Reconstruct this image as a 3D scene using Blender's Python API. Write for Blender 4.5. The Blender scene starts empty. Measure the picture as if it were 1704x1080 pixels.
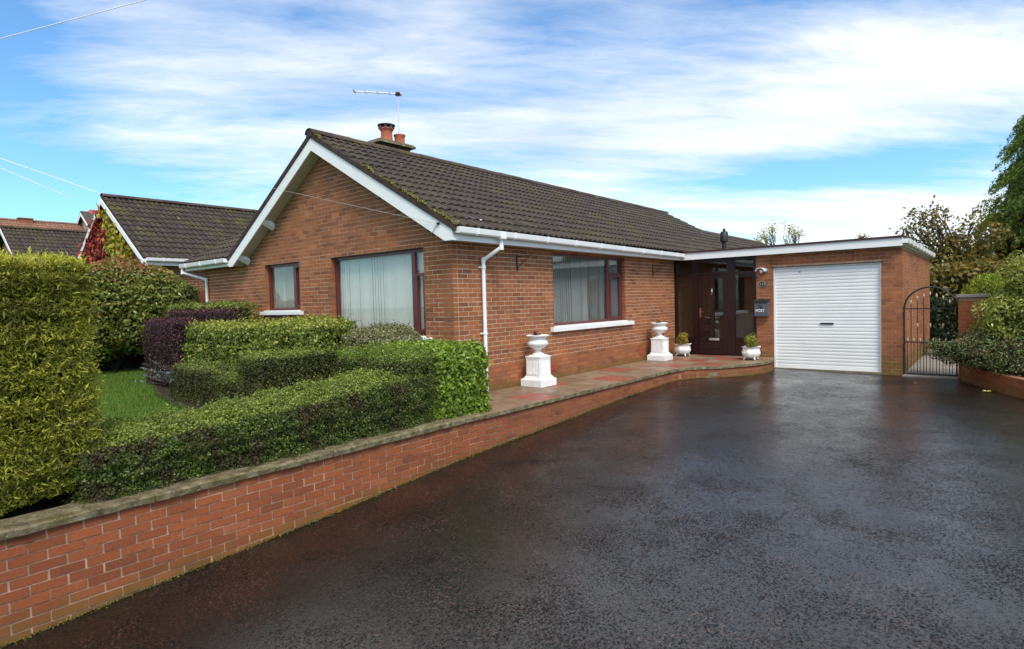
import bpy, bmesh, math, random
import numpy as np
from mathutils import Vector, Matrix

random.seed(7); rng = np.random.default_rng(7)
S = bpy.context.scene
COL = S.collection
R = math.radians

# ------------------------------------------------------------------ camera
CAM = Vector((-6.5752, -6.5469, 1.4903))
cam_d = bpy.data.cameras.new('camera'); cam = bpy.data.objects.new('camera', cam_d); COL.objects.link(cam)
S.camera = cam
cf = Vector((0.77325557, 0.63290926, -0.03875152)); cr = Vector((0.63236972, -0.77421534, -0.02644158)); cu = Vector((0.04673714, 0.00405919, 0.99889898))
cam.matrix_world = Matrix(((cr.x, cu.x, -cf.x, CAM.x), (cr.y, cu.y, -cf.y, CAM.y), (cr.z, cu.z, -cf.z, CAM.z), (0, 0, 0, 1)))
cam_d.sensor_width = 36.0; cam_d.lens = 986.6226 / 1704 * 36.0
cam_d.clip_start = 0.05; cam_d.clip_end = 3000
S.render.resolution_x = 1024; S.render.resolution_y = 649

# ------------------------------------------------------------------ world, sun, exposure
SUN_AZ, SUN_EL = -124.0, 52.0          # degrees, azimuth measured from +X towards +Y
world = bpy.data.worlds.new('World'); S.world = world; world.use_nodes = True
wt = world.node_tree; wt.nodes.clear()


class NT:
    """tiny node-graph helper"""
    def __init__(s, tree): s.t = tree
    def n(s, typ, **kw):
        nd = s.t.nodes.new(typ)
        for k, v in kw.items():
            if k == 'inp':
                for i, val in v.items():
                    if isinstance(val, bpy.types.NodeSocket): s.t.links.new(val, nd.inputs[i])
                    else: nd.inputs[i].default_value = val
            else: setattr(nd, k, v)
        return nd
    def m(s, op, a, b=0.0, c=None, clamp=False):
        inp = {0: a, 1: b}
        if c is not None: inp[2] = c
        nd = s.n('ShaderNodeMath', operation=op, inp=inp); nd.use_clamp = clamp
        return nd.outputs[0]
    def noise(s, vec, scale, detail=3.0, rough=0.5, w=None, dist=0.0):
        nd = s.n('ShaderNodeTexNoise')
        if w is not None:
            nd.noise_dimensions = '4D'; s.t.links.new(w, nd.inputs['W']) if isinstance(w, bpy.types.NodeSocket) else None
        if vec is not None: s.t.links.new(vec, nd.inputs['Vector'])
        nd.inputs['Scale'].default_value = scale; nd.inputs['Detail'].default_value = detail
        nd.inputs['Roughness'].default_value = rough; nd.inputs['Distortion'].default_value = dist
        return nd.outputs['Fac']
    def ramp(s, fac, stops):
        nd = s.n('ShaderNodeValToRGB'); e = nd.color_ramp.elements
        while len(e) < len(stops): e.new(0.5)
        for i, (p, c) in enumerate(stops):
            e[i].position = p; e[i].color = (c[0], c[1], c[2], 1) if not isinstance(c, (int, float)) else (c, c, c, 1)
        s.t.links.new(fac, nd.inputs[0])
        return nd.outputs[0]
    def mix(s, fac, a, b, typ='MIX'):
        nd = s.n('ShaderNodeMix', data_type='RGBA', blend_type=typ)
        for i, v in ((0, fac), (6, a), (7, b)):
            if isinstance(v, bpy.types.NodeSocket): s.t.links.new(v, nd.inputs[i])
            elif i == 0: nd.inputs[0].default_value = v
            else: nd.inputs[i].default_value = (v[0], v[1], v[2], 1)
        return nd.outputs[2]


W = NT(wt)
sky = W.n('ShaderNodeTexSky', sky_type='NISHITA', sun_disc=False)
sky.sun_elevation = R(SUN_EL); sky.sun_rotation = R(90 - SUN_AZ); sky.air_density = 1.0; sky.dust_density = 0.4; sky.ozone_density = 2.6
tc = W.n('ShaderNodeTexCoord'); sep = W.n('ShaderNodeSeparateXYZ', inp={0: tc.outputs['Generated']})
dx, dy, dz = sep.outputs
el = W.m('ARCSINE', dz); az = W.m('ARCTAN2', dy, dx)
zz = W.m('ADD', W.m('MAXIMUM', dz, 0.0), 0.10)
pl = W.n('ShaderNodeCombineXYZ', inp={0: W.m('DIVIDE', dx, zz), 1: W.m('DIVIDE', dy, zz), 2: 3.7})
rt0 = W.n('ShaderNodeMapping'); rt0.inputs['Rotation'].default_value = (0, 0, R(-47)); wt.links.new(pl.outputs[0], rt0.inputs[0])
rot = W.n('ShaderNodeMapping'); rot.inputs['Scale'].default_value = (1.45, 0.50, 1); rot.inputs['Location'].default_value = (1.7, .6, 0); wt.links.new(rt0.outputs[0], rot.inputs[0])
n1 = W.noise(rot.outputs[0], 0.85, 8.0, 0.60, dist=0.35)
n2 = W.noise(rot.outputs[0], 2.4, 6.0, 0.62, dist=0.6)
n4 = W.noise(rot.outputs[0], 6.5, 6.0, 0.65, dist=1.2)
dens = W.m('ADD', W.m('ADD', W.m('MULTIPLY', n1, 0.62), W.m('MULTIPLY', n2, 0.26)), W.m('MULTIPLY', n4, 0.12))


def blob(az0, el0, sa, se, w):
    a = W.m('DIVIDE', W.m('SUBTRACT', az, R(az0)), R(sa)); b = W.m('DIVIDE', W.m('SUBTRACT', el, R(el0)), R(se))
    q = W.m('ADD', W.m('MULTIPLY', a, a), W.m('MULTIPLY', b, b))
    return W.m('MULTIPLY', W.m('EXPONENT', W.m('MULTIPLY', q, -1.0)), w)


bias = None
for a in ((10, 15.5, 17, 3.4, .17), (26, 18, 12, 3.5, .05), (62, 14.0, 12, 3.0, .08), (3, 5.0, 18, 2.4, .17), (32, 11, 14, 3.0, .06),
          (82, 10, 13, 4.5, -.24), (82, 20, 8, 5, -.20), (11, 10.2, 11, 1.3, -.22), (14, 24.5, 14, 3.0, -.13), (36, 24, 7, 3.5, -.12), (55, 25, 10, 4, -.08)):
    b = blob(*a); bias = b if bias is None else W.m('ADD', bias, b)
high = W.ramp(el, [(R(27), 0.0), (R(42), 0.22)])      # the cover closes overhead
cl = W.m('ADD', W.m('ADD', dens, bias), high)
fac = W.ramp(cl, [(0.395, 0.02), (0.50, 0.36), (0.61, 0.76), (0.77, 0.98)])
n3 = W.noise(rot.outputs[0], 1.3, 5.0, 0.55)
shade = W.ramp(W.m('ADD', W.m('MULTIPLY', n3, .8), W.m('MULTIPLY', cl, .25)), [(0.34, (.60, .67, .76)), (0.50, (.84, .88, .93)), (0.64, (1.0, 1.0, 1.0))])
cloudcol = W.mix(1.0, shade, (7.9, 7.8, 7.6), 'MULTIPLY')
skyblue = W.mix(1.0, sky.outputs[0], (.74, 1.12, 1.32), 'MULTIPLY')
skyc = W.mix(fac, skyblue, cloudcol)
bg = W.n('ShaderNodeBackground', inp={0: skyc, 1: 0.10})
wo = W.n('ShaderNodeOutputWorld', inp={0: bg.outputs[0]})

sl = bpy.data.lights.new('sun', 'SUN'); sl.energy = 2.0; sl.angle = R(20); sl.color = (1.0, 0.95, 0.87)
so = bpy.data.objects.new('sun', sl); COL.objects.link(so)
sd = Vector((math.cos(R(SUN_EL)) * math.cos(R(SUN_AZ)), math.cos(R(SUN_EL)) * math.sin(R(SUN_AZ)), math.sin(R(SUN_EL))))
so.rotation_euler = sd.to_track_quat('Z', 'Y').to_euler(); so.location = (0, -20, 30)

S.view_settings.view_transform = 'Standard'; S.view_settings.look = 'None'
S.view_settings.exposure = 0.75; S.view_settings.gamma = 1.0; S.view_settings.use_curve_mapping = False
S.render.engine = 'CYCLES'

# ------------------------------------------------------------------ materials
MAT = {}


def new_mat(name):
    m = bpy.data.materials.new(name); m.use_nodes = True; m.node_tree.nodes.clear(); MAT[name] = m
    g = NT(m.node_tree)
    g.out = g.n('ShaderNodeOutputMaterial')
    return m, g


def rnd(g):
    """one random number for each object and each loose piece"""
    oi = g.n('ShaderNodeObjectInfo'); ge = g.n('ShaderNodeNewGeometry')
    a = g.m('FRACT', g.m('ADD', oi.outputs['Random'], g.m('MULTIPLY', ge.outputs['Random Per Island'], 7.13)))
    return a, ge


def finish(g, col, rough=0.6, spec=0.5, metal=0.0, bump=None, bstr=0.3, bdist=0.01, extra=None):
    p = g.n('ShaderNodeBsdfPrincipled')
    for k, v in (('Base Color', col), ('Roughness', rough), ('Metallic', metal), ('Specular IOR Level', spec)):
        if isinstance(v, bpy.types.NodeSocket): g.t.links.new(v, p.inputs[k])
        elif k == 'Base Color': p.inputs[k].default_value = (v[0], v[1], v[2], 1)
        else: p.inputs[k].default_value = v
    if bump is not None:
        b = g.n('ShaderNodeBump', inp={'Height': bump, 'Strength': bstr, 'Distance': bdist})
        g.t.links.new(b.outputs[0], p.inputs['Normal'])
    g.t.links.new(p.outputs[0], g.out.inputs[0])
    return p


def world_pos(g): return g.n('ShaderNodeNewGeometry').outputs['Position']


def brick_mat(name, stops, moss=None):
    m, g = new_mat(name); r, ge = rnd(g); pos = ge.outputs['Position']
    c = g.ramp(r, stops)
    n = g.noise(pos, 75, 5, .7); n2 = g.noise(pos, 1.1, 4, .6)
    c = g.mix(1.0, c, g.ramp(n, [(.28, (.66, .64, .62)), (.7, (1.2, 1.19, 1.17))]), 'MULTIPLY')
    c = g.mix(1.0, c, g.ramp(n2, [(.3, (.80, .80, .82)), (.72, (1.14, 1.12, 1.08))]), 'MULTIPLY')
    if moss:
        x, y, z = g.n('ShaderNodeSeparateXYZ', inp={0: pos}).outputs
        # height above the sloping drive, damp algae with a ragged edge
        base = g.m('ADD', g.m('MULTIPLY', x, moss[0]), moss[1])
        h = g.m('SUBTRACT', z, base)
        k = g.m('ADD', h, g.m('MULTIPLY', g.m('SUBTRACT', g.noise(pos, 5.5, 5, .65), .5), moss[2] * 2.2))
        f = g.ramp(k, [(0.0, 0.75), (moss[2], 0.0)])
        c = g.mix(f, c, (.135, .090, .016))
    finish(g, c, .82, .35, bump=g.noise(pos, 90, 5, .7), bstr=.5, bdist=.004)
    return m


brick_mat('brick_house', [(0, (.21, .084, .042)), (.2, (.31, .112, .046)), (.5, (.37, .130, .050)), (.75, (.30, .120, .060)), (.92, (.43, .158, .062)), (1, (.23, .105, .066))], moss=(0.0, 0.0, .16))
brick_mat('brick_garden', [(0, (.22, .066, .026)), (.3, (.29, .084, .030)), (.6, (.33, .098, .034)), (.9, (.27, .078, .030)), (1, (.35, .120, .05))], moss=(0.040, -0.545, .20))
brick_mat('brick_far', [(0, (.19, .080, .045)), (.5, (.26, .10, .052)), (1, (.22, .10, .06))])


def simple(name, col, rough=.5, spec=.5, metal=0., nscale=8., var=.12, bscale=60., bstr=.15, bdist=.003):
    m, g = new_mat(name); pos = world_pos(g)
    n = g.noise(pos, nscale, 5, .6)
    c = g.mix(1.0, col, g.ramp(n, [(.25, 1 - var), (.75, 1 + var)]), 'MULTIPLY')
    finish(g, c, rough, spec, metal, bump=g.noise(pos, bscale, 4, .6), bstr=bstr, bdist=bdist)
    return m


simple('mortar', (.66, .50, .34), .95, .2, nscale=14, var=.25, bstr=.5)
simple('mortar_mid', (.42, .26, .16), .95, .2, nscale=6, var=.4, bstr=.5)
simple('mortar_red', (.25, .12, .07), .95, .2, nscale=14, var=.25, bstr=.5)
simple('mortar_garden', (.37, .245, .165), .95, .2, nscale=6, var=.65, bstr=.5)
simple('white_plastic', (.84, .835, .82), .30, .5, nscale=3, var=.04, bstr=.03)
simple('white_paint', (.83, .82, .80), .5, .4, nscale=9, var=.12, bscale=120, bstr=.2)
simple('soffit', (.50, .46, .34), .6, .4, nscale=3, var=.15)
simple('door_white', (.82, .82, .80), .38, .5, nscale=2.2, var=.06, bstr=.03)
simple('rosewood', (.115, .030, .032), .32, .5, nscale=20, var=.15, bstr=.05)
simple('mahogany_dark', (.020, .006, .006), .30, .5, nscale=20, var=.2, bstr=.05)
simple('black_iron', (.014, .014, .016), .45, .5, nscale=30, var=.2)
simple('gold_paint', (.46, .36, .25), .4, .5, metal=.2, nscale=40, var=.15)
simple('brass', (.55, .36, .16), .3, .5, metal=.9, nscale=40, var=.1)
simple('chrome', (.75, .75, .74), .2, .5, metal=.9, nscale=40, var=.1)
simple('grey_metal', (.095, .10, .115), .42, .5, nscale=30, var=.12)
simple('black_plaque', (.012, .014, .012), .35, .5)
simple('white_letters', (.82, .82, .82), .5, .4, var=.02)
simple('pewter_letters', (.42, .40, .36), .5, .4, var=.05)
simple('felt_trim', (.060, .032, .030), .7, .3)
simple('roof_felt', (.06, .058, .056), .9, .2, nscale=4, var=.3)
simple('dark_room', (.045, .040, .038), .9, .1)
simple('terracotta', (.42, .125, .062), .75, .3, nscale=9, var=.25)
simple('lead_grey', (.10, .10, .105), .5, .4)
simple('alloy', (.72, .72, .72), .35, .5, metal=.6)
simple('blind_fabric', (.80, .79, .75), .85, .2, nscale=5, var=.04)
simple('vent_red', (.40, .085, .045), .8, .3, nscale=12, var=.2)
simple('cement', (.20, .18, .13), .95, .2, nscale=7, var=.45, bscale=50, bstr=.8, bdist=.01)
simple('verge_mortar', (.062, .040, .034), .95, .2, nscale=9, var=.5, bscale=40, bstr=.9, bdist=.01)
simple('bark', (.065, .048, .034), .95, .2, nscale=12, var=.4, bscale=35, bstr=.9, bdist=.02)
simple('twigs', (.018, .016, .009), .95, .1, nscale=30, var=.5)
simple('twig_light', (.085, .058, .038), .95, .1, nscale=30, var=.4)
simple('soil', (.035, .026, .018), .95, .2, nscale=5, var=.4, bscale=30, bstr=1., bdist=.03)
simple('fence_wood', (.26, .075, .045), .85, .3, nscale=14, var=.25)
simple('wire_white', (.80, .80, .80), .5, .3)
simple('wire_grey', (.45, .45, .45), .6, .3)
simple('concrete', (.22, .20, .18), .8, .3, nscale=2.4, var=.25, bscale=70, bstr=.4)
simple('pebbledash', (.45, .40, .33), .95, .2, nscale=12, var=.2, bscale=60, bstr=.8)


def tile_mat(name, stops, moss_amt=.5, lichen=True):
    m, g = new_mat(name); r, ge = rnd(g); pos = ge.outputs['Position']
    c = g.ramp(r, stops)
    c = g.mix(1.0, c, g.ramp(g.noise(pos, 22, 5, .7), [(.25, (.6, .6, .6)), (.75, (1.35, 1.33, 1.3))]), 'MULTIPLY')
    mo = g.m('ADD', g.noise(pos, 1.3, 4, .6), g.m('MULTIPLY', g.noise(pos, 13, 5, .7), .55))
    f = g.ramp(mo, [(.78, 0.0), (.98, moss_amt)])
    c = g.mix(f, c, (.085, .080, .018))
    if lichen:
        v = g.n('ShaderNodeTexVoronoi', inp={'Vector': pos, 'Scale': 2.1})
        lf = g.ramp(g.m('ADD', v.outputs['Distance'], g.m('MULTIPLY', g.noise(pos, 30, 3, .6), .10)), [(.075, 1.0), (.10, 0.0)])
        c = g.mix(lf, c, (.46, .46, .42))
    finish(g, c, .75, .22, bump=g.noise(pos, 70, 5, .7), bstr=.6, bdist=.006)
    return m


tile_mat('roof_tile_brown', [(0, (.036, .026, .023)), (.5, (.052, .039, .035)), (1, (.072, .056, .050))], .5)
tile_mat('roof_tile_moss', [(0, (.032, .026, .022)), (.5, (.046, .037, .032)), (1, (.062, .050, .044))], .95)
tile_mat('roof_tile_red', [(0, (.20, .105, .075)), (.5, (.26, .13, .09)), (1, (.31, .17, .12))], .1, False)
tile_mat('ridge_tile', [(0, (.050, .032, .026)), (.5, (.068, .044, .036)), (1, (.085, .060, .050))], .8)


def slab_mat(name, a, b):
    m, g = new_mat(name); r, ge = rnd(g); pos = ge.outputs['Position']
    c = g.ramp(r, [(0, a), (1, b)])
    c = g.mix(1.0, c, g.ramp(g.noise(pos, 5, 5, .65), [(.25, .66), (.75, 1.25)]), 'MULTIPLY')
    c = g.mix(g.ramp(g.noise(pos, 2.2, 4, .6), [(.52, 0.), (.72, .55)]), c, (.10, .085, .045))
    rr = g.ramp(g.noise(pos, 3, 4, .6), [(.35, .30), (.65, .65)])
    finish(g, c, rr, .45, bump=g.noise(pos, 60, 5, .7), bstr=.35, bdist=.005)


slab_mat('slab_buff', (.20, .135, .085), (.27, .185, .12))
slab_mat('slab_red', (.25, .075, .050), (.31, .095, .062))


def coping_mat():
    m, g = new_mat('coping_stone'); pos = world_pos(g)
    c = g.ramp(g.noise(pos, 9, 6, .7), [(.28, (.055, .043, .022)), (.44, (.15, .122, .066)), (.58, (.27, .23, .135)), (.75, (.42, .37, .24))])
    c = g.mix(g.ramp(g.noise(pos, 3.2, 5, .65), [(.50, 0.), (.66, .6)]), c, (.12, .105, .025))
    v = g.n('ShaderNodeTexVoronoi', inp={'Vector': pos, 'Scale': 30.0})
    sp = g.ramp(g.m('ADD', v.outputs['Distance'], g.m('MULTIPLY', g.noise(pos, 6, 3, .6), .5)), [(.36, 1.), (.44, 0.)])
    c = g.mix(g.m('MULTIPLY', sp, .8), c, (.44, .42, .34))
    finish(g, c, .9, .25, bump=g.noise(pos, 40, 6, .8), bstr=1.0, bdist=.025)


coping_mat()


def tarmac():
    m, g = new_mat('wet_tarmac'); pos = world_pos(g)
    fine = g.noise(pos, 190, 3, .6); mid = g.noise(pos, 34, 5, .65); big = g.noise(pos, .75, 5, .6, dist=.3)
    v = g.n('ShaderNodeTexVoronoi', inp={'Vector': pos, 'Scale': 115.0})
    c = g.ramp(mid, [(.3, (.0035, .0033, .0033)), (.7, (.0090, .0085, .0085))])
    # pinkish chippings showing through the binder
    vr = g.n('ShaderNodeTexVoronoi', inp={'Vector': pos, 'Scale': 85.0})
    cr_ = g.n('ShaderNodeSeparateColor', inp={0: vr.outputs['Color']}).outputs[0]
    worn = g.noise(pos, 1.9, 5, .65)
    pick = g.m('MULTIPLY', g.ramp(cr_, [(.90, 0.), (.92, 1.)]), g.ramp(worn, [(.40, .12), (.70, .9)]))
    c = g.mix(g.m('MULTIPLY', pick, .75), c, (.13, .062, .052))
    # film of water: smooth where it lies, rougher where the stones stand out
    wet = g.m('ADD', g.m('MULTIPLY', big, .65), g.m('MULTIPLY', g.noise(pos, 6.5, 5, .7), .35))
    dry = g.ramp(g.m('ADD', g.noise(pos, 26, 4, .75), g.m('MULTIPLY', g.m('SUBTRACT', wet, .5), .8)), [(.53, 0.), (.64, 1.)])
    ro = g.m('ADD', g.ramp(wet, [(.35, .22), (.65, .38)]), g.m('MULTIPLY', dry, .22))
    # pits between the stones hold no sheen
    pit = g.ramp(g.m('ADD', g.noise(pos, 56, 3, .7), g.m('MULTIPLY', g.m('SUBTRACT', g.noise(pos, 1.6, 4, .6), .5), .38)), [(.52, 1.), (.60, 0.)])
    bh = g.m('ADD', g.m('MULTIPLY', v.outputs['Distance'], -.55), g.m('MULTIPLY', fine, .5))
    bh = g.m('ADD', bh, g.m('ADD', g.m('MULTIPLY', dry, .4), g.m('MULTIPLY', pit, .7)))
    p = finish(g, c, ro, g.ramp(pit, [(0., .06), (1., .30)]), bump=bh, bstr=.40, bdist=.005)
    p.inputs['Coat IOR'].default_value = 1.42
    g.t.links.new(g.ramp(wet, [(.38, .10), (.62, .22)]), p.inputs['Coat Roughness'])
    cb_ = g.n('ShaderNodeBump', inp={'Height': bh, 'Strength': .18, 'Distance': .005}); g.t.links.new(cb_.outputs[0], p.inputs['Coat Normal'])
    g.t.links.new(g.m('MULTIPLY', g.ramp(dry, [(0., .95), (1., .25)]), g.ramp(pit, [(0., .12), (1., 1.)])), p.inputs['Coat Weight'])


tarmac()


def glass_mat(name, tint=(.85, .9, .88), refl=1.0):
    m, g = new_mat(name); pos = world_pos(g)
    lw_ = g.n('ShaderNodeLayerWeight', inp={0: .5}); fr = g.m('ADD', g.m('MULTIPLY', g.m('POWER', lw_.outputs['Facing'], 5.0), .957), .043)
    b = g.n('ShaderNodeBump', inp={'Height': g.noise(pos, 1.4, 2, .5), 'Strength': .05, 'Distance': .02})
    t = g.n('ShaderNodeBsdfTransparent', inp={0: (*tint, 1)})
    gl = g.n('ShaderNodeBsdfGlossy', inp={0: (1, 1, 1, 1), 1: .015, 'Normal': b.outputs[0]})
    f = g.m('MULTIPLY', fr, refl, clamp=True)
    mx = g.n('ShaderNodeMixShader', inp={0: f, 1: t.outputs[0], 2: gl.outputs[0]})
    g.t.links.new(mx.outputs[0], g.out.inputs[0])


glass_mat('glass', (.8, .84, .82), 1.3); glass_mat('glass_double', (.94, .96, .95), 1.1)


LEAF_GAIN = 1.3


def leaf_mat(name, stops, patch=None, trans=.3, rough=.45, patch_scale=2.2, spec=.4):
    """leaf colours differ leaf by leaf; patch = brown or pale areas of the plant itself"""
    m, g = new_mat(name); r, ge = rnd(g); pos = ge.outputs['Position']
    c = g.ramp(r, [(a_, tuple(min(.6, q_ * LEAF_GAIN) for q_ in b_)) for a_, b_ in stops])
    if patch:
        n = g.m('ADD', g.noise(pos, patch_scale, 4, .6), g.m('MULTIPLY', g.m('SUBTRACT', r, .5), .22))
        c = g.mix(g.ramp(n, [(patch[1], 0.), (patch[1] + .13, patch[2])]), c, patch[0])
    p = g.n('ShaderNodeBsdfPrincipled'); g.t.links.new(c, p.inputs['Base Color']); p.inputs['Roughness'].default_value = rough
    p.inputs['Specular IOR Level'].default_value = spec
    tr = g.n('ShaderNodeBsdfTranslucent'); g.t.links.new(c, tr.inputs[0])
    mx = g.n('ShaderNodeMixShader', inp={0: trans, 1: p.outputs[0], 2: tr.outputs[0]})
    g.t.links.new(mx.outputs[0], g.out.inputs[0])


leaf_mat('leaf_gold_conifer', [(0, (.085, .095, .012)), (.35, (.19, .20, .020)), (.7, (.33, .33, .034)), (1, (.48, .45, .07))], ((.075, .070, .016), .60, .7), .35, .6)
leaf_mat('leaf_box', [(0, (.026, .042, .008)), (.4, (.060, .092, .014)), (.75, (.105, .150, .022)), (1, (.18, .22, .045))], ((.080, .040, .026), .50, .85), .3, .45, 3.4)  # older leaves, base darkened to deepen the shade of the hedge sides
leaf_mat('leaf_box_new_lit', [(0, (.095, .130, .018)), (.5, (.185, .240, .032)), (1, (.30, .35, .07))], ((.11, .10, .03), .62, .5), .35)  # young box leaves for hedge tops, light from above painted into the colour
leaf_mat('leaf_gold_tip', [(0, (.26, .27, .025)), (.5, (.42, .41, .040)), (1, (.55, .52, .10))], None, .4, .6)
leaf_mat('leaf_bright', [(0, (.070, .115, .012)), (.4, (.145, .225, .022)), (.8, (.22, .315, .034)), (1, (.32, .40, .08))], ((.080, .070, .025), .60, .6), .35, .35)
leaf_mat('leaf_brownish', [(0, (.034, .042, .011)), (.5, (.075, .092, .020)), (1, (.13, .155, .035))], ((.070, .038, .026), .52, .65), .28)
leaf_mat('leaf_variegated', [(0, (.045, .075, .014)), (.4, (.11, .16, .022)), (.75, (.22, .27, .035)), (1, (.46, .45, .11))], ((.055, .075, .018), .56, .6), .3)
leaf_mat('leaf_variegated_new_lit', [(0, (.13, .16, .022)), (.5, (.26, .29, .036)), (1, (.46, .46, .11))], None, .35)  # paler top leaves: young foliage plus painted top light
leaf_mat('leaf_pale', [(0, (.085, .095, .040)), (.5, (.17, .175, .075)), (1, (.32, .30, .15))], ((.06, .055, .03), .60, .6), .25)
leaf_mat('leaf_purple', [(0, (.022, .008, .012)), (.5, (.050, .015, .024)), (1, (.10, .034, .044))], None, .2)
leaf_mat('leaf_dark', [(0, (.012, .022, .010)), (.5, (.026, .042, .016)), (1, (.050, .075, .024))], None, .2)
leaf_mat('leaf_photinia', [(0, (.060, .085, .014)), (.45, (.13, .165, .026)), (.85, (.22, .24, .042)), (.96, (.22, .13, .045)), (1, (.32, .14, .07))], ((.17, .11, .035), .66, .45), .3, .35)
leaf_mat('leaf_young_red', [(0, (.12, .09, .02)), (.4, (.22, .12, .035)), (.75, (.32, .12, .05)), (1, (.38, .20, .08))], None, .35, .35)
leaf_mat('leaf_creeper_red', [(0, (.13, .012, .012)), (.5, (.25, .024, .020)), (1, (.40, .08, .035))], ((.30, .17, .025), .62, .8), .3, .4, 1.3)
leaf_mat('leaf_creeper_gold', [(0, (.16, .17, .018)), (.4, (.32, .28, .025)), (.8, (.44, .33, .035)), (1, (.46, .20, .04))], ((.16, .22, .02), .56, .7), .3, .4, 1.3)
leaf_mat('leaf_cypress', [(0, (.055, .095, .016)), (.45, (.115, .180, .028)), (.85, (.19, .26, .040)), (1, (.26, .32, .06))], None, .5)
leaf_mat('leaf_autumn', [(0, (.070, .065, .013)), (.4, (.145, .125, .022)), (.75, (.23, .165, .032)), (1, (.32, .17, .05))], ((.095, .115, .020), .52, .75), .4)
leaf_mat('leaf_cotoneaster', [(0, (.035, .055, .018)), (.5, (.085, .120, .036)), (.86, (.15, .18, .06)), (.93, (.17, .035, .022)), (1, (.22, .05, .03))], ((.085, .045, .025), .57, .65), .25)
leaf_mat('leaf_golden_shrub', [(0, (.09, .13, .010)), (.6, (.20, .26, .02)), (1, (.32, .36, .05))], None, .3)
leaf_mat('leaf_spotted', [(0, (.080, .110, .018)), (.4, (.20, .235, .034)), (.75, (.36, .37, .070)), (1, (.52, .48, .18))], ((.07, .095, .02), .58, .6), .4)
leaf_mat('leaf_blue', [(0, (.06, .085, .075)), (1, (.16, .20, .18))], None, .2)
leaf_mat('leaf_pot', [(0, (.12, .11, .012)), (.5, (.26, .19, .02)), (1, (.42, .26, .05))], None, .3)
leaf_mat('leaf_pot_green', [(0, (.07, .09, .010)), (.5, (.17, .18, .02)), (1, (.30, .27, .04))], None, .3)
leaf_mat('leaf_urn', [(0, (.03, .035, .012)), (.5, (.10, .05, .02)), (1, (.20, .06, .04))], None, .2)
leaf_mat('grass_blade', [(0, (.045, .090, .010)), (.5, (.085, .145, .014)), (.9, (.14, .20, .024)), (1, (.22, .22, .06))], ((.13, .14, .03), .56, .5), .35, .55, 1.6)
leaf_mat('moss', [(0, (.075, .070, .015)), (.5, (.14, .13, .022)), (1, (.24, .21, .045))], None, .1, .9)
leaf_mat('moss_dark', [(0, (.045, .040, .010)), (.5, (.085, .075, .016)), (1, (.15, .125, .03))], None, .1, .9)
leaf_mat('fallen_yellow', [(0, (.50, .42, .10)), (1, (.62, .52, .20))], None, .2)


def lawn_mat():
    m, g = new_mat('lawn_ground'); pos = world_pos(g)
    c = g.ramp(g.noise(pos, 3.0, 6, .7), [(.3, (.035, .095, .010)), (.7, (.075, .165, .016))])
    finish(g, c, .9, .2, bump=g.noise(pos, 60, 5, .7), bstr=.8, bdist=.02)


lawn_mat()

# ------------------------------------------------------------------ mesh helpers
Z0 = Vector((0, 0, 0))


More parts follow.
